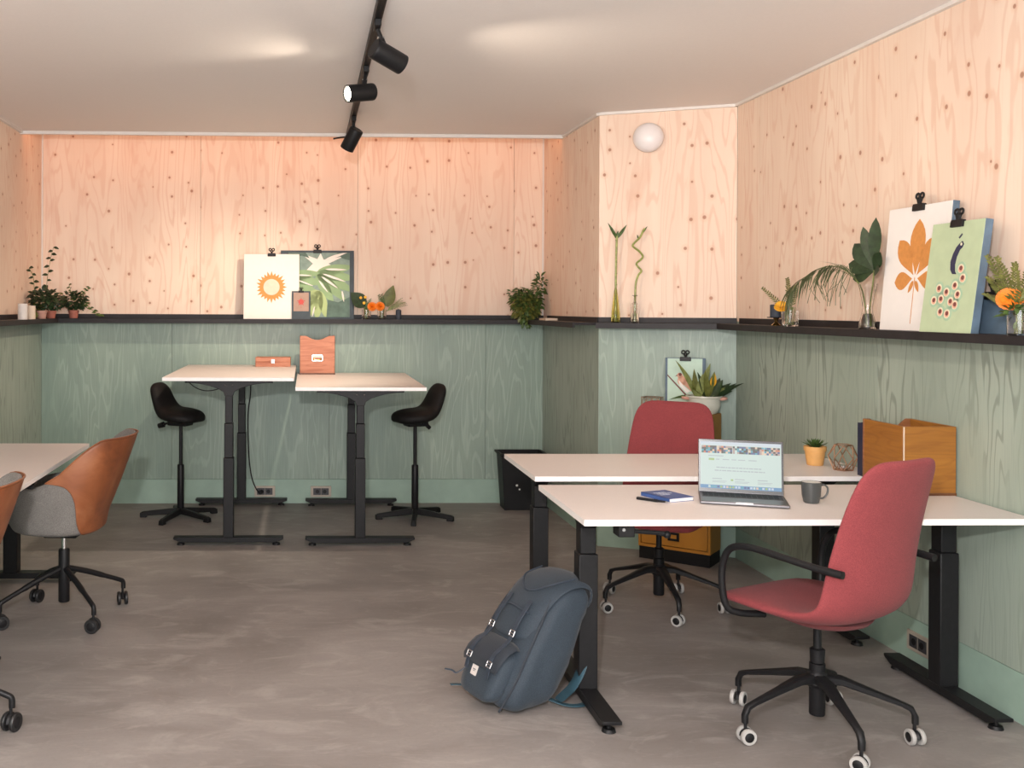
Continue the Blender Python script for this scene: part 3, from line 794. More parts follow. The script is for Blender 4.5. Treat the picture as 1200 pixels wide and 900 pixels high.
def leafpoly(cx, cz, ang, L, W, n=10, pw=.8):
    d = (math.cos(ang), math.sin(ang)); s = (-d[1], d[0]); L_, R_ = [], []
    for i in range(n + 1):
        t = i / n; w = W / 2 * math.sin(PI * t ** pw) ** .8 if 0 < t < 1 else 0
        L_.append((cx + d[0] * L * t + s[0] * w, cz + d[1] * L * t + s[1] * w))
        if 0 < t < 1: R_.append((cx + d[0] * L * t - s[0] * w, cz + d[1] * L * t - s[1] * w))
    return L_ + R_[::-1]
def circ(cx, cz, r, n=20, sx=1.0): return [(cx + r * sx * math.cos(2 * PI * k / n), cz + r * math.sin(2 * PI * k / n)) for k in range(n)]
YS = YB - .020   # wall side of the ledge upstand
# monstera print (behind)
w, h = .565, .530
t, L = board('large dark framed print of green monstera leaves on the back ledge', w, h, (.083, 7.775, SH), 0, .06, 'monstera_bg', 1.0, 0.0, .028, .475, .500, -.225, .014, back='slate_board')
def clipx(poly, x0=-.224, x1=.248, z0=.016, z1=.512): return [(min(max(x, x0), x1), min(max(z, z0), z1)) for x, z in poly]
star = []
for k, (an, rr_) in enumerate(((1.57, .09), (1.05, .045), (.35, .19), (.15, .06), (-.12, .10), (-.5, .05), (-.95, .10), (-1.35, .07), (-1.75, .13), (-2.2, .07), (-2.7, .14), (3.0, .06), (2.55, .19), (2.1, .05))): star.append((.025 + rr_ * math.cos(an), .42 + rr_ * math.sin(an)))
flatshape(t, L, [clipx(star)], -.0016, 'white_ground', 'paper')
flatshape(t, L, [clipx(leafpoly(-.01, .36, an, ln_, .080)) for an, ln_ in ((.16, .30), (-.16, .32), (-.46, .34), (-.76, .33), (-1.06, .28))], -.0022, 'leaf_finger', 'monstera_leaf')
flatshape(t, L, [clipx(leafpoly(-.235, .33, an, ln_, .075)) for an, ln_ in ((.10, .26), (-.20, .30), (-.52, .30))], -.0030, 'leaf_finger', 'monstera_leaf')
flatshape(t, L, [clipx(leafpoly(.02, .22, an, ln_, .070)) for an, ln_ in ((-1.35, .22), (-1.68, .24), (-2.0, .25), (-2.34, .26), (-2.68, .26))], -.0036, 'pale_leaf', 'monstera_light')
flatshape(t, L, [clipx([(.07, .016), (.248, .016), (.248, .17), (.16, .13), (.08, .15)]), clipx([(-.224, .512), (-.224, .47), (-.12, .49), (-.06, .47), (-.09, .512)]), clipx([(.15, .512), (.248, .512), (.248, .455), (.19, .47)])], -.0041, 'dark_leaf', 'monstera_dark')
flatshape(t, L, [clipx(leafpoly(a, b, c, d, e)) for a, b, c, d, e in ((.06, .385, -.02, .17, .016), (.04, .35, -.33, .19, .018), (.03, .33, -.62, .16, .018), (.01, .30, -.92, .12, .014), (-.16, .34, -.04, .12, .012), (-.15, .30, -.36, .13, .012), (.06, .46, .32, .18, .022), (.19, .22, -1.4, .09, .014), (-.02, .10, -1.8, .09, .012))], -.0048, 'white_slit', 'paper')
# sun print
w, h = .425, .500
t, L = board('cream print of an orange spiky sun ring, leaning on the back ledge', w, h, (-.268, 7.715, SH), 0, .085, 'paper', .95, .0, .018, back='slate_board')
cz = .245; sunpts = []
for k in range(48):
    a = 2 * PI * k / 48; sunpts.append((.0 + (.118 + .008 * math.sin(k * 2.3) if k % 2 == 0 else .088) * math.cos(a), cz + (.118 + .008 * math.sin(k * 2.3) if k % 2 == 0 else .088) * math.sin(a)))
flatshape(t, L, [sunpts], -.0018, 'sun_ring', 'ink_orange'); flatshape(t, L, [circ(0, cz, .062, 28)], -.0026, 'sun_centre', 'ink_pale')
# small clip board
t, L = board('small navy clipboard with a red maple leaf card between the two larger prints', .142, .215, (-.041, 7.695, SH), 0, .09, 'card_brown', .62, 0.0, .008, .118, .145, -.059, .060, back='slate_board')
lf = []
for k in range(20):
    a = 2 * PI * k / 20 + PI / 2; r = .036 if k % 4 == 0 else (.026 if k % 2 == 0 else .017); lf.append((r * math.cos(a), .132 + r * math.sin(a)))
flatshape(t, L, [lf, [(-.0012, .085), (.0012, .085), (.0012, .12), (-.0012, .12)]], -.0018, 'red_leaf', 'ink_red')
# chestnut leaf print on the right wall
RZR = -PI / 2
w, h = .437, .530
t, L = board('tall white print of an orange chestnut leaf, leaning on the right ledge', w, h, (2.535, 4.185, SH), RZR, .085, 'paper_white', 1.15, .0, .028)
cz = .225; P = [leafpoly(.01, cz + .012, PI / 2, .235, .105, pw=1.4), leafpoly(-.002, cz + .010, PI / 2 + .66, .195, .092, pw=1.5), leafpoly(.022, cz + .010, PI / 2 - .66, .195, .092, pw=1.5), leafpoly(-.008, cz - .004, PI + .12, .125, .078, pw=1.4), leafpoly(.028, cz - .004, -.12, .125, .078, pw=1.4), leafpoly(.002, cz - .014, -PI / 2 - .55, .06, .022), leafpoly(.016, cz - .014, -PI / 2 + .5, .055, .022)]
for p in P: flatshape(t, L, [p], -.0018, 'leaf_lobe', 'ink_orange')
flatshape(t, L, [[(.003, .03), (.006, .03), (.012, cz), (.008, cz)]], -.0018, 'leaf_stalk', 'ink_orange')
# peacock print
w, h = .315, .435
t, L = board('green print of a peacock with eye-spotted tail, in front of the chestnut leaf print', w, h, (2.470, 3.850, SH), RZR, .13, 'paper_green', 1.1, .0, .030)
body = [(.030, .330), (.044, .338), (.052, .328), (.047, .318), (.036, .310), (.026, .290), (.022, .265), (.026, .245), (.034, .235), (.014, .236), (.002, .250), (-.002, .275), (.006, .300), (.018, .320)]
dots = [(.046, .252), (.058, .222), (.030, .200), (.046, .172), (-.002, .180), (-.036, .192), (.020, .150), (-.022, .158), (-.052, .154), (.040, .140), (-.018, .118), (.012, .112), (-.042, .178), (.028, .128)]
dots = dots[:12]
G_ = lambda q_: [(x * 1.25 - .012, .190 + (z - .205) * 1.25) for x, z in q_]
body = G_(body)
flatshape(t, L, [G_(circ(x * 1.15, z, .022, 14)) for x, z in dots], -.0017, 'tail_feathers', 'ink_seagreen')
flatshape(t, L, [body, G_([(.022, .350), (.036, .362), (.040, .358), (.028, .346)])], -.0024, 'peacock_body', 'ink_navy')
flatshape(t, L, [G_(circ(x * 1.15, z, .0145, 12)) for x, z in dots] + [G_(circ(.040, .328, .005, 8))], -.0026, 'tail_spot', 'ink_cream')
flatshape(t, L, [G_(circ(x * 1.15 + .001, z - .001, .0108, 12)) for x, z in dots], -.0034, 'tail_spot', 'ink_peach')
flatshape(t, L, [G_(circ(x * 1.15 + .002, z + .001, .0072, 10)) for x, z in dots], -.0042, 'tail_eye', 'ink_brown')
# small slate-blue board
t, L = board('blank slate blue clipboard behind the orange flower at the right frame edge', .27, .150, (2.545, 3.705, SH), RZR, .10, None, 1.15, .010, .024)
# bird print on the orange cabinet
CAB_H = .895
t, L = board('mint green clipboard print of a small bird on a branch, on the orange cabinet', .235, .325, (2.325, 6.140, CAB_H), rza, .075, 'paper_mint', 1.0, .0, .012, .205, .318, -.105, .004)
flatshape(t, L, [[(-.104, .222), (-.104, .212), (.045, .045), (.055, .050)]], -.0018, 'branch', 'ink_brown')
flatshape(t, L, [circ(-.020, .185, .030, 16, .85), [(-.02, .17), (.035, .12), (.045, .135), (.0, .20)], circ(-.032, .216, .017, 14)], -.0022, 'bird_body', 'ink_peach')
flatshape(t, L, [[(-.046, .214), (-.062, .208), (-.046, .222)], [(.0, .19), (.05, .125), (.03, .175)], circ(-.030, .223, .010, 10)], -.0030, 'bird_wing', 'ink_brown')
flatshape(t, L, [[(-.04, .19), (-.01, .155), (.03, .12), (.01, .11), (-.03, .15)]], -.0028, 'bird_belly', 'paper_white')

# ------------------------------------------------------------------ wooden boxes
def dipped(w, h, dip=.035, dw=.5, n=12):
    """panel outline (x,z) with a curved dip in the top edge"""
    top = [(-w / 2, 0), (w / 2, 0), (w / 2, h), (w * dw / 2 + .012, h)]
    for k in range(1, n): u = k / n; top.append((w * dw / 2 - w * dw * u, h - dip * math.sin(PI * u) ** .7))
    return top + [(-w * dw / 2 - .012, h), (-w / 2, h)]
# upright box on the right standing desk
t = thing('wooden_box', 'upright reddish wooden card box with brass label holder on the right standing desk', 'box', (.083, 7.66, 1.017), .0)
w, h, d = .262, .290, .12
m = MB(); m.prism(dipped(w, h, .030, .56), -d / 2, -d / 2 + .012); m.build('front', 'wood_red', t, bevel=.002)
m = MB(); m.prism(dipped(w, h - .012, .042, .56), d / 2 - .012, d / 2); m.build('back', 'wood_red', t, bevel=.002)
for s in (-1, 1): m = MB(); m.box((s * w / 2 - (.012 if s > 0 else 0), -d / 2 + .012, 0), (s * w / 2 + (0 if s > 0 else .012), d / 2 - .012, h)); m.build('side', 'wood_red', t, bevel=.001)
m = MB(); m.box((-w / 2 + .012, -d / 2 + .012, 0), (w / 2 - .012, d / 2 - .012, .01)); m.build('bottom', 'wood_dark', t)
m = MB(); m.box((-w / 2 - .003, -d / 2 - .003, 0), (w / 2 + .003, -d / 2, .012)); m.build('plinth', 'wood_dark', t)
m = MB(); z0 = h * .5
m.box((-.042, -d / 2 - .003, z0), (.042, -d / 2, z0 + .006)).box((-.042, -d / 2 - .003, z0 - .045), (-.036, -d / 2, z0 + .006)).box((.036, -d / 2 - .003, z0 - .045), (.042, -d / 2, z0 + .006)).box((-.042, -d / 2 - .003, z0 - .045), (.042, -d / 2, z0 - .040))
lh = m.build('label_holder', 'steel', t)
m = MB(); m.box((-.036, -d / 2 - .001, z0 - .018), (.036, -d / 2, z0)); m.build('label_card', 'paper', lh)
m = MB(); m.tube([(.026 * math.cos(a), -d / 2 - .008 - .006 * math.sin(a), z0 - .022 - .016 * math.sin(a)) for a in [PI * k / 10 for k in range(11)]], .004, 6); m.build('pull', 'brass', lh)
# flat box on the left standing desk
t = thing('wooden_case', 'low flat reddish wooden case with small clasp on the left standing desk', 'box', (-.250, 7.66, 1.076), 0)
w, h, d = .262, .070, .15
m = MB(); m.box((-w / 2, -d / 2, 0), (w / 2, d / 2, h * .52)); m.build('body', 'wood_red', t, bevel=.002)
m = MB(); m.box((-w / 2, -d / 2, h * .53), (w / 2, d / 2, h)); m.build('lid', 'wood_red', t, bevel=.002)
m = MB(); m.box((-.012, -d / 2 - .003, h * .38), (.012, -d / 2, h * .78)); m.build('clasp', 'steel', t)
# crate on the near desk
t = thing('wooden_crate', 'large open amber wooden crate against the right wall on the near desk', 'crate', (2.514, 4.155, FH), 0)
w, h, d = .214, .278, .305
m = MB(); m.box((-w / 2, -d / 2, 0), (w / 2, -d / 2 + .012, h)); m.build('front', 'wood_amber', t, bevel=.002)
m = MB(); m.prism(dipped(w, h, .05, .62), d / 2 - .012, d / 2); m.build('back', 'wood_inner', t, bevel=.002)
for s in (-1, 1):
    m = MB(); m.box((s * w / 2 - (.012 if s > 0 else 0), -d / 2 + .012, 0), (s * w / 2 + (0 if s > 0 else .012), d / 2 - .012, h)); m.build('side', 'wood_amber', t, bevel=.002)
m = MB(); m.box((-w / 2 + .012, -d / 2 + .012, .0), (w / 2 - .012, d / 2 - .012, .012)); m.build('bottom', 'wood_inner', t)
m = MB(); m.box((-w / 2 - .002, -d / 2 - .002, 0), (-w / 2 + .001, -d / 2 + .003, h - .002)); m.build('edge_strip', 'ink_pale', t)
m = MB(); m.box((-w / 2 - .002, -d / 2 - .003, 0), (w / 2, -d / 2, .010)); m.build('plinth', 'wood_dark', t)
# navy binder behind the crate
t = thing('binder', 'dark navy binder edge standing behind the amber crate', 'binder', (2.532, 4.490, FH), 0)
m = MB(); m.box((-.030, -.022, 0), (.084, -.019, .238)).box((-.030, .019, 0), (.084, .022, .238)).box((-.033, -.022, 0), (-.030, .022, .238)); m.build('cover', 'navy_dark', t)
m = MB(); m.box((-.028, -.017, .006), (.080, .017, .230)); m.build('pages', 'page', t)

# ------------------------------------------------------------------ laptop
t = thing('laptop', 'open grey laptop showing a pale web page, on the near desk', 'laptop', (1.700, 3.888, FH), -.345)
w, d = .318, .222
m = MB(); m.box((-w / 2, -d / 2, .002), (w / 2, d / 2, .014)); b = m.build('base', 'alu', t, bevel=.004)
m = MB(); m.box((-w / 2 + .012, -.012, .0141), (w / 2 - .012, d / 2 - .022, .0152))
kb = m.build('keyboard', 'keyboard', b)
m = MB(); m.box((-.055, -d / 2 + .010, .0140), (.055, -.022, .0146)); m.build('trackpad', 'alu', b)
m = MB()
for r in range(5):
    for c_ in range(14): m.box((-w / 2 + .016 + c_ * .0199, .004 + r * .0158, .0152), (-w / 2 + .033 + c_ * .0199, .017 + r * .0158, .0164))
kk = m.build('keys', 'black_plastic', kb); kk['kind'] = 'stuff'
m = MB(); m.box((-.030, -d / 2 - .0004, .009), (.030, -d / 2 + .001, .0142)); m.build('notch', 'laminate_edge', b)
LT = Matrix.Translation((0, d / 2 - .004, .012)) @ Matrix.Rotation(-.17, 4, 'X')
m = MB(); m.T = LT; m.box((-w / 2, 0, 0), (w / 2, .005, .212)); lid = m.build('lid', 'alu', t, bevel=.003)
m = MB(); m.T = LT; m.box((-w / 2 + .002, -.001, .003), (w / 2 - .002, .0, .210)); m.build('bezel', 'bezel', lid)
m = MB(); m.T = LT
def q(x0, z0, x1, z1, y=-.0012):
    o = len(m.v); m.box((-w / 2 + .008 + x0 * (w - .016), y - .0002, .016 + z0 * .186), (-w / 2 + .008 + x1 * (w - .016), y, .016 + z1 * .186))
names = ['screen_white', 'screen_text', 'screen_green', 'screen_dock', 'screen_dock2', 'screen_bar', 'screen_p1', 'screen_p2', 'screen_p3', 'screen_p4', 'screen_p5', 'screen_p6', 'screen_p7']
q(0, 0, 1, 1)
m.cur = 5; q(0, .93, 1, 1, -.0014)
pr = random.Random(3)
for k in range(5):
    for i in range(7):
        for j in range(4):
            m.cur = pr.choice([6, 6, 6, 8, 10, 9, 11, 7, 12] if k != 2 else [6, 8, 12, 10, 9, 0]); x0 = .015 + k * .195 + i * .027; q(x0, .755 + j * .04, x0 + .027, .795 + j * .04, -.0016)
m.cur = 2; q(.105, .60, .175, .645, -.0016)
m.cur = 1
for x0, x1, z in ((.10, .29, .69), (.195, .24, .615), (.28, .36, .615), (.39, .45, .615), (.47, .56, .615), (.60, .70, .615)): q(x0, z, x1, z + .018, -.0016)
for (x0, x1, z) in ((.20, .76, .44), (.18, .80, .375)):
    x = x0
    while x < x1: l = pr.uniform(.02, .06); q(x, z, min(x1, x + l), z + .022, -.0016); x += l + .008
for k in range(3):
    q(.15 + k * .28, .20, .27 + k * .28, .218, -.0016); q(.15 + k * .28, .155, .33 + k * .28, .166, -.0016); q(.15 + k * .28, .13, .31 + k * .28, .14, -.0016)
m.cur = 2; q(.38, .17, .41, .21, -.0017)
m.cur = 3; q(0, 0, 1, .075, -.0015)
for k in range(22):
    m.cur = pr.choice([4, 4, 12, 11, 0, 10, 2]); q(.10 + k * .037, .018, .127 + k * .037, .060, -.0017)
m.build('screen', names, lid, smooth=0, fix=False)
# mug
t = thing('mug', 'dark grey mug with white inside on the near desk beside the laptop', 'mug', (1.957, 3.86, FH), -.15)
m = MB(); m.lathe([(.010, .0), (.024, .0), (.028, .003), (.034, .03), (.0365, .080), (.0350, .0815), (.0335, .080)], cap=False); m.lathe([(.001, 0), (.010, 0)], cap=True); m.build('body', 'mug_grey', t)
m = MB(); m.lathe([(.0338, .0805), (.0315, .03), (.026, .008), (.002, .007)]); m.build('glaze', 'ceramic_white', t)
m = MB(); m.tube(bez([(.033, 0, .068), (.048, 0, .070), (.060, 0, .058), (.058, 0, .036), (.044, 0, .020), (.031, 0, .018)], 5), .0038, 8); m.build('handle', 'mug_grey', t)
# notebook and pen
t = thing('notebook', 'small dark blue notebook with pale lettering on the near desk left of the laptop', 'book', (1.430, 3.962, FH), .38)
w, d = .122, .162
m = MB(); m.box((-w / 2 + .002, -d / 2 + .002, .0015), (w / 2 - .002, d / 2 - .002, .0135)); m.build('pages', 'page', t)
m = MB(); m.box((-w / 2, -d / 2, .0), (w / 2, d / 2, .0015)).box((-w / 2, -d / 2, .0135), (w / 2, d / 2, .0152)).box((-w / 2, -d / 2, 0), (-w / 2 + .002, d / 2, .0152)); cv = m.build('cover', 'book_blue', t)
m = MB()
for r, (n0, n1) in enumerate(((-.036, .020), (-.036, .036), (-.036, .008))):
    x = n0
    while x < n1: l = pr.uniform(.005, .012); m.box((x, .030 - r * .020, .0152), (min(x + l, n1), .041 - r * .020, .0156)); x += l + .004
m.build('cover_print', 'book_print', cv, smooth=0)
t = thing('pen', 'slim black pen lying beside the blue notebook', 'pen', (1.340, 3.895, FH + .0055), heading(.080, -.075))
m = MB(); m.cyl((0, -.055, 0), (0, .030, 0), .0055, .0055, 12).cyl((0, .030, 0), (0, .062, 0), .0045, .0035, 12); m.build('barrel', 'black_plastic', t)
m = MB(); m.cyl((0, .062, 0), (0, .082, 0), .0034, .001, 10); m.build('tip', 'steel', t)
m = MB(); m.box((-.0012, -.052, .0055), (.0012, -.015, .0075)); m.build('clip', 'steel', t)

# ------------------------------------------------------------------ succulent and terrarium
t = thing('potted_succulent', 'small spiky succulent in an ochre pot on the rear desk', 'plant', (2.451, 4.80, FH), 0)
m = MB(); m.lathe([(.004, 0), (.034, 0), (.037, .003), (.046, .068), (.050, .069), (.051, .090), (.047, .091), (.044, .080), (.003, .080)]); m.build('pot', 'pot_ochre', t)
m = MB(); m.lathe([(.003, .080), (.044, .080), (.043, .084), (.003, .086)]); m.build('soil', 'soil', t)
m = MB()
for k in range(34):
    a = k * 2.4; el = .25 + .035 * k; l = .062 - .0007 * k
    m.leaf((.008 * math.cos(a), .008 * math.sin(a), .084), (math.cos(a) * math.cos(el), math.sin(a) * math.cos(el), math.sin(el)), (0, 0, 1), l, .013, -.12, .4, 4)
m.build('rosette', 'leaf_mid', t)['kind'] = 'stuff'
t = thing('wire_terrarium', 'geometric copper wire holder with silver tealight on the rear desk', 'candle holder', (2.505, 4.645, FH), .5)
top = [(.040 * math.cos(a), .040 * math.sin(a), .118) for a in [2 * PI * k / 5 for k in range(5)]]
mid = [(.066 * math.cos(a + .63), .066 * math.sin(a + .63), .062) for a in [2 * PI * k / 5 for k in range(5)]]
bot = [(.042 * math.cos(a), .042 * math.sin(a), .003) for a in [2 * PI * k / 5 for k in range(5)]]
E_ = []
for k in range(5):
    j = (k + 1) % 5; E_ += [(top[k], top[j]), (bot[k], bot[j]), (top[k], mid[k]), (top[j], mid[k]), (bot[k], mid[k]), (bot[j], mid[k])]
for a, b in E_: m = MB(); m.cyl(a, b, .0024, .0024, 6); m.build('wire', 'copper', t)
m = MB(); m.cyl((0, 0, .003), (0, 0, .024), .022, .024, 16); m.build('tealight', 'chrome', t)
m = MB(); m.cyl((-.042, 0, .0005), (.042, 0, .0005), .001, .001, 4); m.lathe([(.001, .0), (.040, .0), (.040, .003), (.001, .003)], seg=5); m.build('base_plate', 'copper', t)

# ------------------------------------------------------------------ orange cabinet with planter
cu = Vector((.78, -.626, 0)); cab_w, cab_d = .430, .205
fl_ = Vector((2.035, 6.125, 0)); cc = fl_ + cu * cab_w / 2 + Vector((.626, .78, 0)) * cab_d / 2
rzc = math.atan2(cu.y, cu.x)
t = thing('filing_cabinet', 'orange drawer cabinet with black plinth behind the rear desk', 'cabinet', (cc.x, cc.y, 0), rzc)
m = MB(); m.box((-cab_w / 2 + .004, -cab_d / 2 + .004, 0), (cab_w / 2 - .004, cab_d / 2, .075)); m.build('plinth', 'black_plastic', t)
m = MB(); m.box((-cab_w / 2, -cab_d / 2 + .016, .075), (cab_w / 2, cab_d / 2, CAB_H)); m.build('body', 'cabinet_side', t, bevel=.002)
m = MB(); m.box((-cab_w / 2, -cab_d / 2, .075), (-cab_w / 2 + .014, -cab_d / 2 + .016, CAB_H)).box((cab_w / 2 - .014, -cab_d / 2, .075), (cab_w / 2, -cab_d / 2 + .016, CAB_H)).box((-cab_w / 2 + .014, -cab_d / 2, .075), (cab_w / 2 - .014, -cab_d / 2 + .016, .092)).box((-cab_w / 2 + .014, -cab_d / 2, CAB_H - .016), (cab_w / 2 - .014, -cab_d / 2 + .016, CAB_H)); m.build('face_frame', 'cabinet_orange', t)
for k in range(4):
    z0 = .096 + k * .1965; z1 = z0 + .190
    m = MB(); m.box((-cab_w / 2 + .017, -cab_d / 2 - .001, z0), (cab_w / 2 - .017, -cab_d / 2 + .014, z1)); dr = m.build('drawer', 'cabinet_orange', t, bevel=.003)
    y = -cab_d / 2 - .001; zc = z0 + .060; m = MB()
    m.box((-.034, y - .006, zc + .012), (.034, y, zc + .025)).box((-.034, y - .006, zc - .025), (.034, y, zc - .012)).box((-.034, y - .006, zc - .025), (-.019, y, zc + .025)).box((.019, y - .006, zc - .025), (.034, y, zc + .025))
    hd = m.build('label_holder', 'black_metal', dr, bevel=.001)
planter = thing('planter', 'pale glazed planter with pink handles and mixed tropical leaves on the orange cabinet', 'plant', (2.385, 5.995, CAB_H), -.3)
m = MB(); m.lathe([(.004, 0), (.066, 0), (.072, .004), (.088, .030), (.094, .055), (.092, .080), (.098, .096), (.106, .100), (.105, .108), (.095, .106), (.090, .090), (.003, .088)], seg=40); m.build('bowl', 'planter_glaze', planter)
for s in (-1, 1):
    m = MB(); m.tube(bez([(s * .088, -.032, .090), (s * .112, -.028, .092), (s * .124, 0, .092), (s * .112, .028, .092), (s * .088, .032, .090)], 4), .009, 8); m.build('handle', 'handle_pink', planter)
m = MB(); m.lathe([(.003, .088), (.0905, .088), (.090, .092), (.003, .094)]); m.build('soil', 'soil', planter)
lr = random.Random(11)
def pleaf(base, d, L, W, mat, bend=.3, name='leaf'):
    m = MB(); m.leaf(base, d, (0, -.4, .6), L, W, bend, .25, 7); return m.build(name, mat, planter, smooth=70)
for (bx, d, L, W, mat, bd) in (
    (-.045, (-.30, -.05, 1.0), .24, .034, 'leaf_pale', .45), (-.03, (.30, -.1, 1.0), .22, .048, 'leaf_pale', .0), (-.045, (-.08, -.2, 1.0), .18, .038, 'leaf_olive', .0), (-.05, (-.9, -.3, .35), .13, .028, 'leaf_mid', .6),
    (-.03, (.10, -.3, 1.0), .15, .045, 'leaf_pale', .1), (.015, (-.35, -.2, 1.0), .17, .042, 'leaf_dark', .0), (.02, (-.12, -.3, 1.0), .18, .040, 'leaf_olive', .0), (.02, (.22, -.2, 1.0), .17, .040, 'leaf_olive', .0), (.02, (.8, -.3, .7), .14, .035, 'leaf_pale', .2), (.015, (-.7, -.3, .7), .12, .034, 'leaf_olive', .2),
    (.04, (.50, .0, 1.0), .13, .06, 'leaf_dark', .1), (.045, (.8, -.1, .85), .14, .055, 'leaf_dark', .1), (.05, (1.0, -.1, .75), .16, .045, 'leaf_dark', .0), (.05, (1.0, -.15, .45), .12, .05, 'leaf_dark', .0), (.05, (.3, .1, 1.0), .13, .06, 'leaf_dark', .1), (.06, (1.0, .1, .8), .19, .03, 'leaf_dark', .2)):
    pleaf((bx, lr.uniform(-.02, .02), .090), d, L, W, mat, bd)
m = MB(); m.leaf((.045, -.01, .16), (.15, -.1, 1), (0, -1, .1), .085, .035, .0, .7, 6); m.tube([(.04, 0, .09), (.045, -.01, .165)], .003, 6); m.build('flower', 'petal_yellow', planter)
t = thing('wire_basket', 'small pinkish wire box behind the red chair back on the orange cabinet', 'basket', (2.120, 6.135, CAB_H), rzc)
m = MB()
w, d, h = .052, .04, .085
cr = [(-w, -d), (w, -d), (w, d), (-w, d)]
for i in range(4):
    a, b = cr[i], cr[(i + 1) % 4]
    m.cyl((*a, .002), (*b, .002), .0025, .0025, 6); m.cyl((*a, h), (*b, h), .0025, .0025, 6); m.cyl((*a, .002), (*a, h), .0025, .0025, 6)
    mm = ((a[0] + b[0]) / 2, (a[1] + b[1]) / 2, h); m.cyl((*a, .03), mm, .002, .002, 6); m.cyl((*b, .03), mm, .002, .002, 6)
m.build('frame', 'copper', t)

# ------------------------------------------------------------------ waste bin
t = thing('waste_bin', 'black plastic waste bin in the corner behind the white desks', 'bin', (1.635, 7.650, 0), 0)
m = MB(); rr = lambda w, d, z: [(-w, -d, z), (w, -d, z), (w, d, z), (-w, d, z)]
m.loft([rr(.140, .088, 0), rr(.165, .108, .410), rr(.158, .101, .410), rr(.134, .082, .01)]); m.build('body', 'black_plastic', t, bevel=.006)
m = MB(); m.loft([rr(.166, .109, .405), rr(.180, .122, .415), rr(.180, .122, .430), rr(.160, .102, .430), rr(.160, .102, .405)], cap=False, closed=True); m.build('rim', 'black_plastic', t, bevel=.003)
m = MB(); m.ball((-.05, -.1035, .19), .009, 10, 6, (1, .4, 1)).ball((-.03, -.1030, .16), .007, 10, 6, (1, .4, 1)); m.build_each('sticker', 'ceramic_white', t)

# ------------------------------------------------------------------ floor sockets and cables
def socket(label, loc, rz):
    t = thing('wall_socket', label, 'socket', loc, rz)
    m = MB(); w, h = .080, .042
    m.box((-w, -.010, -h), (w, 0, h)); m.build('frame', 'socket_frame', t, bevel=.002)
    m = MB(); m.box((-w + .020, -.0115, -h + .016), (w - .020, -.0095, h - .016)); o = m.build('insert', 'socket_dark', t)
    m = MB(); m.box((-.001, -.0122, -h + .016), (.001, -.0114, h - .016)); m.build('divider', 'socket_frame', o)
    m = MB()
    for s in (-1, 1): m.cyl((s * .028, -.0115, 0), (s * .028, -.0125, 0), .015, .015, 14)
    m.build_each('outlet', 'black_plastic', o)
socket('metal framed double wall socket behind the left standing desk, with the cable plugged in', (-.318, YB - .001, .094), 0)
socket('metal framed double wall socket behind the right standing desk', (.118, YB - .001, .092), 0)
socket('metal framed double wall socket low on the right wall under the near desk', (XR - .001, 4.245, .092), -PI / 2)
t = thing('power_cable', 'black cable hanging from the left standing desk down to the wall socket', 'cable', (0, 0, 0))
m = MB(); P = bez([(-.345, YB - .015, .09), (-.37, YB - .05, .10), (-.415, YB - .05, .20), (-.438, YB - .06, .36), (-.445, 7.74, .60), (-.440, 7.73, .75), (-.425, 7.72, .86), (-.425, 7.72, .96), (-.44, 7.70, 1.040)], 6)
m.tube(P, .005, 8); m.build('cord', 'black_plastic', t); m = MB(); m.cyl((-.345, YB - .012, .09), (-.352, YB - .045, .092), .019, .016, 12); m.build('plug', 'black_plastic', t)
t = thing('power_cable', 'thin black cable sagging under the front left corner of the left standing desk', 'cable', (0, 0, 0))
m = MB(); m.tube(bez([(-.78, 6.62, 1.045), (-.73, 6.62, 1.00), (-.66, 6.62, .975), (-.58, 6.62, .985), (-.53, 6.60, 1.02)], 6), .0035, 6); m.build('cord', 'black_plastic', t)

# ------------------------------------------------------------------ backpack
# local frame: x = width, -y = front (pocket side), z up; leans back (towards +y)
bp = thing('backpack', 'dark navy canvas backpack leaning against the front leg of the near desk', 'backpack', (.800, 3.885, 0), math.radians(-68))
BL = Matrix(((.98, 0, 0, 0), (0, 1.14, .45, -.01), (0, 0, .955, .004), (0, 0, 0, 1)))
def rrect(w, d, z, cy=0.0, e=.38, n=32, sag=0.0):
    out = []
    for k in range(n):
        a = 2 * PI * k / n; c_, s_ = math.cos(a), math.sin(a)
        out.append((w * math.copysign(abs(c_) ** e, c_), cy + d * math.copysign(abs(s_) ** e, s_), z + sag * s_))
    return out
body = MB(); body.T = BL
stt = [(.00, .050, .035, .02), (.004, .125, .080, .0), (.03, .155, .108, -.012), (.08, .168, .120, -.018), (.14, .172, .124, -.018), (.20, .172, .122, -.014), (.27, .168, .114, -.006), (.33, .162, .106, .0), (.39, .154, .096, .008), (.44, .142, .084, .014), (.465, .120, .066, .018), (.475, .06, .03, .02)]
body.loft([rrect(w, d, z + (.003 * math.sin(z * 60)), cy, .62, 36, -.03 * max(0, 1 - z / .2) * 0) for z, w, d, cy in stt])
bo = body.build('body', 'bag_canvas', bp, smooth=80); subsurf(bo, 1)
tx = bpy.data.textures.new('crumple', 'CLOUDS'); tx.noise_scale = .11
dm = bo.modifiers.new('crumple', 'DISPLACE'); dm.texture = tx; dm.strength = .030; dm.mid_level = .5
# creases as seams
m = MB(); m.T = BL
for sx in (-1, 1): m.tube(bez([(sx * .120, -.118, .02), (sx * .150, -.118, .12), (sx * .152, -.112, .22), (sx * .142, -.096, .34), (sx * .12, -.078, .43)], 5), .004, 6)
m.build_each('seam', 'bag_canvas_dark', bp)
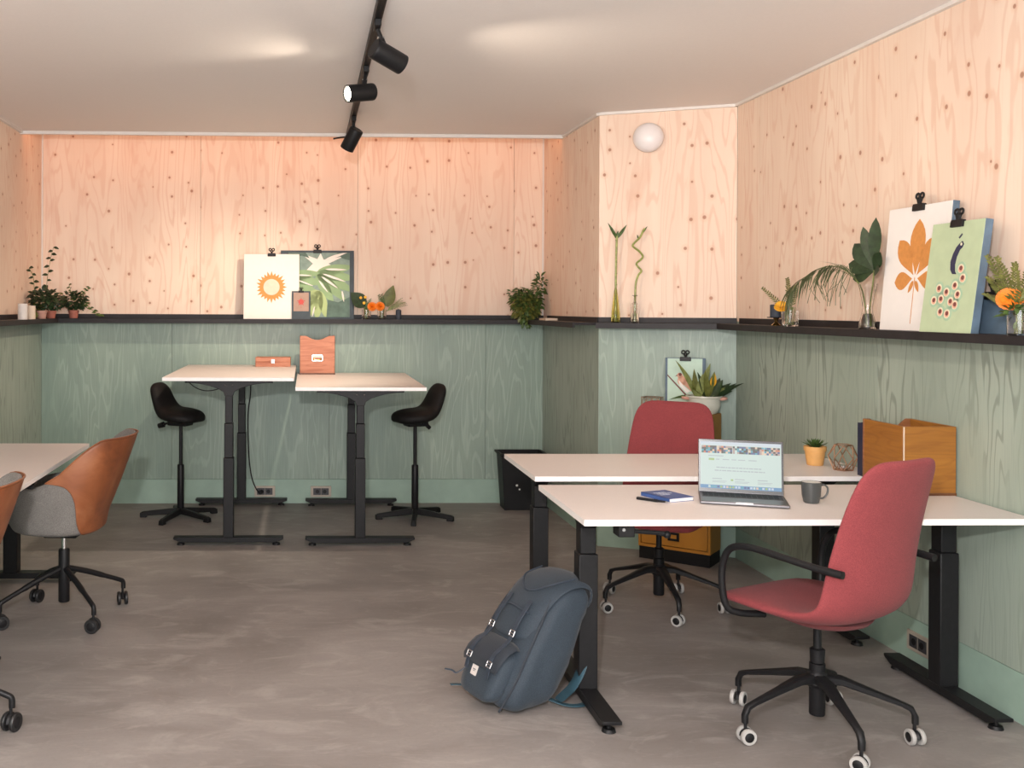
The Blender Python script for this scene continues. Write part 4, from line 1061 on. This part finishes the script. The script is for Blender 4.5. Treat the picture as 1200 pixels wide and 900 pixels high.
# top flap wraps over the top and down the front
fm = MB(); fm.T = BL; rings = []
prof = [(.098, .36, .150), (.108, .41, .152), (.092, .462, .150), (.050, .494, .146), (-.005, .500, .144), (-.055, .484, .142), (-.090, .450, .140), (-.112, .400, .136), (-.124, .345, .130), (-.132, .292, .122), (-.134, .270, .110)]
for i, (y, z, w) in enumerate(prof):
    a, b = prof[max(i - 1, 0)], prof[min(i + 1, len(prof) - 1)]; tg = Vector((0, b[0] - a[0], b[1] - a[1])).normalized(); nr = Vector((0, tg.z, -tg.y)); nr = -nr if nr.dot(Vector((0, y, z - .3))) < 0 else nr
    ring = []
    for k in range(20):
        an = 2 * PI * k / 20; ux = math.copysign(abs(math.cos(an)) ** .5, math.cos(an)); uy = math.sin(an)
        ring.append(tuple(Vector((w * ux, y, z)) + nr * (.008 * uy - .030 * abs(ux) ** 3)))
    rings.append(ring)
fm.loft(rings); ff = fm.build('top_flap', 'bag_canvas', bp, smooth=80); subsurf(ff, 1)
m = MB(); m.T = BL; m.tube(bez([(-.110, .0, .496), (-.09, -.075, .478), (-.03, -.102, .446), (.03, -.102, .446), (.09, -.075, .478), (.110, .0, .496)], 5), .0035, 6)
m.tube(bez([(-.09, -.125, .375), (0, -.132, .385), (.09, -.125, .375)], 4), .003, 6); m.build_each('flap_zip', 'bag_leather', bp)
# front pocket
m = MB(); m.T = BL; m.loft([[(x * 1.0, y, z) for x, y, z in r] for r in ([(s * math.copysign(abs(math.cos(2 * PI * k / 24)) ** .45, math.cos(2 * PI * k / 24)), yy, .135 + hh * math.copysign(abs(math.sin(2 * PI * k / 24)) ** .5, math.sin(2 * PI * k / 24))) for k in range(24)] for s, yy, hh in ((.118, -.110, .095), (.120, -.135, .096), (.116, -.158, .092), (.104, -.172, .082), (.07, -.176, .055)))])
pk = m.build('front_pocket', 'bag_canvas', bp, smooth=80)
m = MB(); m.T = BL; rings = []
prof = [(-.118, .250, .112), (-.140, .256, .118), (-.165, .244, .122), (-.182, .218, .124), (-.188, .190, .122), (-.186, .172, .112)]
for y, z, w in prof: rings.append([(w * math.copysign(abs(math.cos(2 * PI * k / 20)) ** .5, math.cos(2 * PI * k / 20)), y - .006 * math.sin(2 * PI * k / 20), z + .008 * math.sin(2 * PI * k / 20) - .012 * abs(math.cos(2 * PI * k / 20)) ** 3) for k in range(20)])
m.loft(rings); m.build('pocket_flap', 'bag_canvas_dark', bp, smooth=80)
m = MB(); m.T = BL @ Matrix.Translation((-.030, -.1765, .135)) @ Matrix.Rotation(.05, 4, 'X'); m.box((-.019, -.002, -.017), (.019, .0, .019)); tg = m.build('label_patch', 'bag_tag', bp)
m = MB(); m.T = BL @ Matrix.Translation((-.030, -.1790, .137))
m.box((-.010, -.0003, .001), (.010, .0, .004)).box((-.007, -.0003, -.004), (.007, .0, -.002)); m.build('patch_print', 'bag_leather', tg)
for sx in (-1, 1):
    m = MB(); m.T = BL; P = bez([(sx * .066, -.118, .415), (sx * .068, -.140, .345), (sx * .070, -.146, .290), (sx * .072, -.158, .262), (sx * .072, -.190, .225), (sx * .072, -.193, .180), (sx * .074, -.186, .135)], 5)
    rings = [[(p.x - .010, p.y - .003, p.z), (p.x + .010, p.y - .003, p.z), (p.x + .010, p.y + .001, p.z), (p.x - .010, p.y + .001, p.z)] for p in P]
    m.loft(rings); so = m.build('closure_strap', 'bag_leather', bp, smooth=50)
    for z, y in ((.300, -.151), (.190, -.1965)):
        m = MB(); m.T = BL @ Matrix.Translation((sx * .071, y, z))
        for a, b in (((-.014, 0, -.010), (.014, 0, -.010)), ((.014, 0, -.010), (.014, 0, .010)), ((.014, 0, .010), (-.014, 0, .010)), ((-.014, 0, .010), (-.014, 0, -.010)), ((-.014, 0, 0), (.014, 0, 0))): m.cyl(a, b, .0022, .0022, 6)
        m.build('buckle', 'steel', so)
m = MB(); m.T = BL; m.tube(bez([(-.035, .098, .455), (-.035, .125, .500), (-.0, .132, .512), (.035, .125, .500), (.035, .098, .455)], 5), .009, 8, .5); m.build('top_handle', 'bag_strap', bp)
for sx in (-1, 1):
    m = MB(); m.T = BL; P = bez([(sx * .060, .090, .430), (sx * .075, .108, .360), (sx * .09, .150, .250), (sx * .10, .180, .150), (sx * .11, .165, .070), (sx * .125, .115, .030)], 6)
    rings = [[(p.x - .026, p.y, p.z), (p.x - .02, p.y + .007, p.z + .004), (p.x + .02, p.y + .007, p.z + .004), (p.x + .026, p.y, p.z), (p.x + .02, p.y - .006, p.z - .004), (p.x - .02, p.y - .006, p.z - .004)] for p in P]
    m.loft(rings); m.build('shoulder_strap', 'bag_strap', bp, smooth=60)
def band(P, w, th, name, mat, parent):
    m = MB(); rings = []
    P = [Vector(p) for p in P]
    for i, p in enumerate(P):
        d = (P[min(i + 1, len(P) - 1)] - P[max(i - 1, 0)]).normalized(); s = d.cross(Vector((0, 0, 1))).normalized()
        u = s.cross(d)
        rings.append([tuple(p - s * w / 2 - u * th / 2), tuple(p + s * w / 2 - u * th / 2), tuple(p + s * w / 2 + u * th / 2), tuple(p - s * w / 2 + u * th / 2)])
    m.loft(rings); return m.build(name, mat, parent, smooth=50)
band(bez([(.10, .10, .03), (.14, .15, .014), (.16, .20, .012), (.14, .26, .010), (.10, .30, .008)], 5), .024, .004, 'webbing', 'bag_strap', bp)
band(bez([(-.10, -.12, .045), (-.12, -.17, .050), (-.125, -.20, .052)], 4), .016, .003, 'webbing', 'bag_strap', bp)
m = MB(); m.T = BL; m.tube(bez([(-.074, -.186, .135), (-.09, -.205, .110), (-.11, -.215, .115), (-.13, -.235, .118)], 4), .003, 6); m.build('strap_tail', 'bag_leather', bp)

# ------------------------------------------------------------------ ledge items: back wall
def foliage(parent, mat, centre, rad, n, L, W, seed, droop=.3, name='foliage', up=.3):
    r = random.Random(seed); m = MB()
    for k in range(n):
        while True:
            p = Vector((r.uniform(-1, 1), r.uniform(-1, 1), r.uniform(-1, 1)))
            if p.length < 1: break
        q = Vector((centre[0] + p.x * rad[0], centre[1] + p.y * rad[1], centre[2] + p.z * rad[2]))
        d = Vector((p.x + r.uniform(-.6, .6), p.y * .8 - .2 + r.uniform(-.5, .5), p.z * .5 + up - droop + r.uniform(-.5, .5)))
        m.leaf(q, d, (r.uniform(-.5, .5), -.5, .8), L * r.uniform(.7, 1.3), W * r.uniform(.7, 1.2), .3, .2, 3)
    o = m.build(name, mat, parent, smooth=60); o['kind'] = 'stuff'; return o
def pot(parent, r, h, mat, name='pot'):
    m = MB(); m.lathe([(.003, 0), (r * .72, 0), (r * .76, .003), (r * .92, h * .72), (r, h * .74), (r, h), (r * .9, h), (r * .86, h * .85), (.003, h * .85)], seg=20); o = m.build(name, mat, parent)
    m = MB(); m.lathe([(.003, h * .85), (r * .86, h * .85), (r * .5, h * .9), (.003, h * .9)], seg=16); m.build('soil', 'soil', parent); return o
def vine(parent, pts, n, seed, lw=.028, mat='leaf_dark', r0=.0018):
    r = random.Random(seed); P = bez(pts, 6); m = MB(); m.tube(P, r0, 5); m.build('stem', 'stem_green', parent)
    m = MB()
    for k in range(n):
        p = P[int((k + 1) / n * (len(P) - 1))]; s = 1 if k % 2 else -1
        m.leaf(p, (s * .8 + r.uniform(-.3, .3), r.uniform(-.6, .1), r.uniform(-.3, .4)), (0, -.7, .6), lw * r.uniform(1.0, 1.5), lw * r.uniform(.8, 1.1), .2, .2, 4)
    m.build('vine_leaves', mat, parent)['kind'] = 'stuff'
for i, (x, y, r, h, lb) in enumerate(((-1.930, 6.93, .033, .108, 'taller whitish cylindrical candle holder on the left ledge'), (-1.925, 7.12, .030, .095, 'beige cylindrical candle holder behind the whitish one on the left ledge'))):
    t = thing('candle_holder', lb, 'candle holder', (x, y, SH))
    m = MB(); m.lathe([(.002, 0), (r, 0), (r, h), (r - .003, h), (r - .003, .006), (.002, .006)], seg=24); m.build('cylinder', 'wax_white' if i == 0 else 'ink_pale', t)
    m = MB(); m.cyl((0, 0, .006), (0, 0, h * .7), r - .005, r - .005, 16); m.build('candle', 'wax_white', t)
t = thing('potted_ivy', 'tall dark climbing ivy in a pinkish pot in the left corner of the ledge', 'plant', (-1.925, 7.40, SH))
pot(t, .040, .060, 'terracotta_pink'); foliage(t, 'leaf_dark', (.01, .0, .145), (.085, .06, .075), 170, .038, .032, 5, .25)
vine(t, [(0, 0, .08), (.03, 0, .20), (.045, 0, .32), (.065, 0, .44), (.085, 0, .52)], 14, 2); vine(t, [(-.02, 0, .08), (-.05, 0, .20), (-.06, 0, .30), (-.09, .0, .37)], 10, 3)
foliage(t, 'leaf_olive', (-.05, -.02, .07), (.05, .04, .04), 26, .034, .028, 9, .3)
t = thing('potted_ivy', 'low dark ivy in a red pot squeezed between the two other ivies', 'plant', (-1.915, 7.63, SH))
pot(t, .040, .058, 'terracotta_red'); foliage(t, 'leaf_dark', (.02, 0, .12), (.07, .06, .05), 110, .032, .026, 6, .25)
t = thing('potted_ivy', 'small ivy in a red pot with one shoot trailing right along the back ledge', 'plant', (-1.775, 7.755, SH))
pot(t, .040, .062, 'terracotta_red'); foliage(t, 'leaf_dark', (.0, -.01, .130), (.095, .05, .065), 150, .038, .032, 7, .25)
vine(t, [(.03, 0, .13), (.09, -.02, .12), (.14, -.03, .07), (.19, -.04, .035), (.225, -.04, .025)], 13, 4, .024, 'leaf_mid'); vine(t, [(.0, 0, .13), (-.02, 0, .20), (-.035, 0, .255)], 8, 5, .018, 'leaf_olive'); vine(t, [(.02, 0, .15), (.08, -.02, .20), (.125, -.02, .235)], 9, 6, .020, 'leaf_mid')
foliage(t, 'leaf_olive', (-.08, -.02, .15), (.04, .03, .035), 18, .036, .030, 19, .2)
def tumbler(parent, r, h, mat='glass', fill=.6, seg=24):
    m = MB(); m.lathe([(.002, 0), (r, 0), (r * 1.03, .004), (r * 1.04, h), (r * .96, h), (r * .94, .008), (.002, .008)], seg=seg); m.build('glass', mat, parent)
def marigold(parent, c, r, mat='petal_orange', nrm=(0, -1, .3), rings=5, name='flower'):
    n = Vector(nrm).normalized(); a = n.orthogonal().normalized(); b = n.cross(a); m = MB(); c = Vector(c)
    for j in range(rings):
        k0 = 18 - 2 * j; el = .15 + j * .30
        for k in range(k0):
            an = 2 * PI * k / k0 + j * .3; d = (a * math.cos(an) + b * math.sin(an)) * math.cos(el) + n * math.sin(el)
            m.leaf(c + n * (.002 * j), d, n, r * (1 - j * .08), r * .42, .15, .1, 3, shape=lambda t: .35 + .65 * math.sin(PI * min(1, .15 + t * .7)))
    return m.build(name, mat, parent)
def sprig(m, base, d, L, n, lw, r, spread=.8):
    """a feathery spray of little leaves"""
    base, d = Vector(base), Vector(d).normalized(); s = d.cross(Vector((0, -1, .2))).normalized(); P = [base + d * (L * k / 8) + Vector((0, 0, -.12 * L * (k / 8) ** 2)) for k in range(9)]
    m.tube(P, .0012, 4)
    for k in range(n):
        t = .2 + .8 * k / n; p = base + d * (L * t) + Vector((0, 0, -.12 * L * t * t)); sg = 1 if k % 2 else -1
        m.leaf(p, d * .6 + s * sg * spread + Vector((0, r.uniform(-.3, .3), 0)), (0, -1, .3), lw * (1.25 - t * .8), lw * .35, .1, .1, 2)
# flower glass with the big left-leaning leaf
t = thing('flower_glass', 'tumbler with orange marigold and broad leaf leaning left beside the monstera print', 'vase', (.460, 7.755, SH))
tumbler(t, .034, .075)
m = MB(); m.leaf((-.01, 0, .10), (-.75, -.15, .72), (.2, -1, .2), .155, .12, .05, .12, 8); m.build('broad_leaf', 'leaf_dark', t, smooth=70)
marigold(t, (.042, -.030, .098), .036)
sr = random.Random(4); m = MB()
for k in range(9): sprig(m, (.01, 0, .06), (sr.uniform(-.3, .9), -.1, 1), sr.uniform(.07, .12), 10, .020, sr)
m.build('sprigs', 'leaf_mid', t)['kind'] = 'stuff'
m = MB()
for k in range(8): m.tube([(sr.uniform(-.012, .012), sr.uniform(-.012, .012), .008), (sr.uniform(-.02, .03), 0, .10)], .0018, 5)
m.build('stems', 'stem_green', t)['kind'] = 'stuff'
for p in ((-.045, -.03, .165), (-.010, -.03, .170), (-.020, -.03, .125)): marigold(t, p, .011, 'petal_yellow', rings=2, name='small_flower')
# second
t = thing('flower_glass', 'tumbler with round orange marigold and upright yellowish leaf, left of the black candle', 'vase', (.580, 7.755, SH))
tumbler(t, .034, .075)
m = MB(); m.leaf((.035, 0, .10), (.32, -.1, 1), (-.2, -1, .1), .170, .095, .0, .15, 8); m.build('broad_leaf', 'leaf_olive', t, smooth=70)
marigold(t, (-.018, -.036, .100), .036)
m = MB()
for k in range(5): sprig(m, (.01, 0, .07), (sr.uniform(-.35, .0), -.1, 1), sr.uniform(.10, .15), 12, .026, sr)
m.build('sprigs', 'leaf_mid', t)['kind'] = 'stuff'
m = MB()
for k in range(9): sprig(m, (.03, 0, .06), (sr.uniform(.8, 1.5), -.1, sr.uniform(.5, 1)), sr.uniform(.12, .19), 14, .014, sr, .5)
m.build('grass_sprigs', 'leaf_pale', t)['kind'] = 'stuff'
m = MB()
for k in range(8): m.tube([(sr.uniform(-.012, .012), sr.uniform(-.012, .012), .008), (sr.uniform(-.02, .03), 0, .10)], .0018, 5)
m.build('stems', 'stem_green', t)['kind'] = 'stuff'
t = thing('candle', 'small black pillar candle at the right of the flower glasses', 'candle', (.707, 7.750, SH))
m = MB(); m.lathe([(.002, 0), (.021, 0), (.022, .003), (.022, .066), (.018, .074), (.008, .078), (.001, .078)], seg=24); m.build('wax', 'wax_navy', t)
m = MB(); m.cyl((0, 0, .077), (0, 0, .083), .0012); m.build('wick', 'black_plastic', t)
# bushy plant in the right corner
t = thing('bushy_plant', 'bushy green trailing plant at the right end of the back ledge', 'plant', (1.700, 7.745, SH))
pot(t, .055, .075, 'black_plastic')
foliage(t, 'leaf_mid', (-.01, -.025, .13), (.118, .060, .115), 420, .040, .024, 21, .45)
foliage(t, 'leaf_olive', (-.02, -.06, .09), (.095, .040, .110), 200, .040, .022, 22, .6)
foliage(t, 'leaf_mid', (-.03, -.115, .00), (.035, .02, .055), 40, .034, .02, 23, .7)
m = MB(); m.tube(bez([(.03, 0, .10), (.07, -.01, .22), (.115, -.01, .30), (.110, 0, .355)], 4), .002, 5); m.build('stem', 'stem_green', t)
foliage(t, 'leaf_mid', (.095, -.015, .265), (.045, .03, .085), 70, .036, .022, 24, .2)
foliage(t, 'leaf_mid', (-.115, -.02, .215), (.03, .03, .03), 16, .034, .022, 25, .0)
# pale tray on the short ledge
t = thing('tray', 'small pale wooden dish on the ledge just right of the bushy plant', 'dish', (1.800, 7.48, SH))
m = MB(); m.box((-.045, -.10, 0), (.045, .10, .006)); m.build('base', 'ink_pale', t, bevel=.002)
m = MB(); m.box((-.045, -.10, .006), (-.040, .10, .016)).box((.040, -.10, .006), (.045, .10, .016)).box((-.040, -.10, .006), (.040, -.095, .016)).box((-.040, .095, .006), (.040, .10, .016)); m.build('rim', 'ink_pale', t)

# ------------------------------------------------------------------ lucky bamboo
def on_angled(x, off): 
    y = CY1 + (x - CX1) / (XR - CX1) * (DY1 - CY1); n = Vector((ua.y, -ua.x, 0)); return Vector((x, y, 0)) + n * off
p = on_angled(1.975, .075)
t = thing('bamboo_vase', 'straight lucky bamboo stalk with two leaves in a tapered yellow bottle vase', 'vase', (p.x, p.y, SH))
m = MB(); m.lathe([(.002, 0), (.027, 0), (.029, .004), (.027, .06), (.019, .13), (.010, .20), (.008, .215), (.006, .214), (.008, .19), (.016, .13), (.024, .06), (.024, .008), (.002, .007)], seg=28); m.build('bottle', 'glass_yellow', t)
m = MB(); m.lathe([(.002, .009), (.0225, .009), (.0235, .06), (.0215, .07), (.002, .07)], seg=20); m.build('water', 'water', t)
m = MB(); P = bez([(0, 0, .01), (.0, 0, .25), (.002, 0, .40), (.006, 0, .55)], 8); m.tube(P, .0068, 8); st_ = m.build('stalk', 'bamboo', t)
m = MB()
for z in (.24, .31, .38, .45, .52): m.lathe([(.0055, z - .003), (.0072, z), (.0055, z + .003)], c=(.003, 0, 0), seg=10)
m.build('node', 'leaf_pale', st_)
for d, L in (((-.62, -.1, 1), .115), ((.62, -.1, .9), .105), ((-.5, -.3, .8), .055), ((.1, -.1, 1), .05)): m = MB(); m.leaf((.006, 0, .53), d, (0, -1, .1), L, .020, .0, .35, 5); m.build('leaf', 'leaf_mid', t)
p = on_angled(2.082, .075)
t = thing('bamboo_vase', 'curly lucky bamboo stalk in a clear narrow-necked glass vase', 'vase', (p.x, p.y, SH))
m = MB(); m.lathe([(.002, 0), (.024, 0), (.026, .004), (.024, .118), (.020, .122), (.008, .128), (.007, .165), (.018, .172), (.016, .174), (.005, .168), (.006, .130), (.018, .120), (.021, .116), (.0225, .008), (.002, .007)], seg=28); m.build('bottle', 'glass', t)
m = MB(); m.lathe([(.002, .009), (.0210, .009), (.0200, .060), (.002, .060)], seg=20); m.build('water', 'water', t)
m = MB(); P = [(0, 0, .01), (.002, 0, .17), (.006, 0, .25), (.022, 0, .300), (.040, 0, .325), (.020, .01, .355), (.014, .01, .375), (.045, -.01, .410), (.030, 0, .445), (-.005, .01, .475), (-.010, .01, .49), (.010, 0, .515), (.030, 0, .535), (.050, 0, .575), (.060, 0, .59)]
m.tube(bez(P, 5), .0062, 8); m.build('stalk', 'bamboo', t)
for d, L, b in (((.6, -.1, .9), .055, (.045, 0, .56)), ((-.3, -.2, .8), .03, (.02, 0, .525))): m = MB(); m.leaf(b, d, (0, -1, .1), L, .010, .0, .35, 4); m.build('leaf', 'leaf_mid', t)

# ------------------------------------------------------------------ right ledge items
t = thing('candle_stand', 'slate blue candle on a black dish with brass foot, far end of the right ledge', 'candle holder', (2.540, 5.40, SH))
m = MB(); m.lathe([(.002, 0), (.026, 0), (.027, .003), (.014, .012), (.008, .020), (.012, .034), (.016, .042), (.002, .042)], seg=24); m.build('foot', 'brass', t)
m = MB(); m.lathe([(.002, .042), (.044, .042), (.046, .047), (.002, .047)], seg=28); m.build('dish', 'black_metal', t)
m = MB(); m.lathe([(.002, .047), (.030, .047), (.031, .050), (.031, .110), (.028, .114), (.002, .114)], seg=28); m.build('wax', 'wax_navy', t)
t = thing('flower_glass', 'ribbed glass with fern sprigs and yellow flower beside the slate blue candle', 'vase', (2.540, 5.245, SH))
tumbler(t, .038, .085)
m = MB()
for k in range(10): a = 2 * PI * k / 10; m.cyl((.0405 * math.cos(a), .0405 * math.sin(a), .004), (.0405 * math.cos(a), .0405 * math.sin(a), .080), .0022, .0022, 5)
m.build('ribs', 'glass', t)['kind'] = 'stuff'
m = MB()
for k in range(9): m.tube([(sr.uniform(-.015, .015), sr.uniform(-.015, .015), .008), (sr.uniform(-.03, .02), sr.uniform(-.03, .03), .10)], .002, 5)
m.build('stems', 'stem_green', t)['kind'] = 'stuff'
marigold(t, (-.045, -.0, .100), .036, 'petal_yellow', (-.3, -.6, .8), 3)
m = MB(); sprig(m, (-.01, .02, .08), (-.45, .55, .8), .20, 22, .026, sr); sprig(m, (0, -.01, .08), (-.05, .1, 1), .20, 24, .028, sr); sprig(m, (0, -.01, .08), (.05, -.3, 1), .14, 18, .022, sr); m.build('fern_fronds', 'leaf_olive', t)['kind'] = 'stuff'
# tall vase
t = thing('tall_vase', 'flared glass vase with drooping palm frond and dark lobed leaf on the right ledge', 'vase', (2.535, 4.50, SH))
m = MB(); m.lathe([(.002, 0), (.036, 0), (.038, .004), (.034, .03), (.024, .07), (.021, .095), (.024, .12), (.034, .18), (.040, .205), (.037, .205), (.031, .18), (.021, .12), (.018, .095), (.021, .07), (.031, .03), (.033, .008), (.002, .007)], seg=32); m.build('glass', 'glass', t)
m = MB(); m.lathe([(.002, .009), (.031, .009), (.029, .03), (.019, .07), (.002, .07)], seg=20); m.build('water', 'water', t)
m = MB(); P = bez([(0, 0, .012), (-.005, .01, .10), (-.015, .03, .19), (-.035, .09, .255), (-.05, .19, .292), (-.06, .32, .285), (-.065, .44, .250), (-.07, .55, .200), (-.07, .62, .140)], 8)
m.tube(P, [.003] * 20 + [.002] * (len(P) - 20), 6); m.build('palm_stem', 'stem_green', t)
fr = random.Random(8); m = MB()
for k in range(70):
    u = .30 + .68 * (k / 70); p = P[int(u * (len(P) - 1))]; tg = (P[min(len(P) - 1, int(u * (len(P) - 1)) + 1)] - p)
    tg = tg.normalized() if tg.length > 0 else Vector((0, 1, 0)); sg = 1 if k % 2 else -1
    d = tg * 1.1 + Vector((sg * .35 * fr.uniform(.4, 1), 0, fr.uniform(-.55, .22) if k > 12 else fr.uniform(.0, .5))); m.leaf(p, d, (0, -.3, 1), fr.uniform(.09, .17), .007, .25 + .3 * u, .3, 5)
m.build('palm_leaflets', 'leaf_palm', t)['kind'] = 'stuff'
m = MB()
for k in range(26):
    y = fr.uniform(.05, .30); b = Vector((-.02 - y * .15, y, .26 + .04 * math.sin(y * 8))); m.tube(bez([b, b + Vector((-.01, fr.uniform(.0, .10), -.07)), b + Vector((-.02, fr.uniform(.0, .16) - .06, fr.uniform(-.20, -.10)))], 3), .0012, 4)
m.build('fine_strands', 'leaf_palm', t)['kind'] = 'stuff'
m = MB(); m.tube(bez([(.01, 0, .012), (.005, -.01, .10), (.012, -.02, .20), (.012, -.03, .265)], 4), .0028, 6); m.build('leaf_stem', 'stem_green', t)
for d, L, W in (((-.05, -.12, 1), .240, .060), ((-.1, .30, 1), .215, .055), ((-.15, .95, .95), .19, .080), ((-.2, 1, .25), .17, .075), ((-.25, .9, -.25), .13, .06), ((-.2, -.65, .5), .13, .06), ((-.3, -.9, .0), .09, .05)):
    m = MB(); m.leaf((.012, -.03, .262), d, (-.75, -.55, .15), L, W, .03, .12, 9, shape=lambda t: .08 + .92 * math.sin(PI * min(1, t ** 1.35 * .98 + .01)) if t < .99 else .0); m.build('leaf_lobe', 'leaf_dark', t, smooth=70)
# flower vase at the right edge
t = thing('flower_glass', 'glass of ferns with a bright orange flower, cut off by the right frame edge', 'vase', (2.480, 3.455, SH))
tumbler(t, .034, .090)
marigold(t, (-.010, .030, .128), .042, 'petal_orange', (-.6, -.8, .3), 3)
m = MB()
for d, L in (((-.1, .75, .9), .20), ((-.1, .3, 1), .24), ((-.1, .9, .55), .17), ((0, .05, 1), .20), ((-.1, -.5, 1), .2), ((-.1, .5, 1), .27)): sprig(m, (0, .01, .08), d, L, 28, .032, sr)
m.build('fern_fronds', 'leaf_olive', t)['kind'] = 'stuff'
foliage(t, 'leaf_mid', (-.01, .0, .085), (.035, .035, .04), 40, .03, .018, 31, .2)
m = MB()
for k in range(8): m.tube([(sr.uniform(-.012, .012), sr.uniform(-.012, .012), .008), (sr.uniform(-.02, .02), sr.uniform(-.02, .02), .11)], .002, 5)
m.build('stems', 'stem_green', t)['kind'] = 'stuff'
# pull control under the left desk edge
t = thing('desk_control', 'small black height control paddle under the edge of the left desk', 'control', (-1.262, 4.62, .728))
m = MB(); m.box((-.05, -.022, -.014), (.036, .022, .0)); m.build('housing', 'black_plastic', t, bevel=.003)
m = MB(); m.box((-.01, -.018, -.034), (.030, .018, -.020)).box((-.01, -.018, -.024), (-.002, .018, -.013)); m.build('paddle', 'black_plastic', t, bevel=.002)
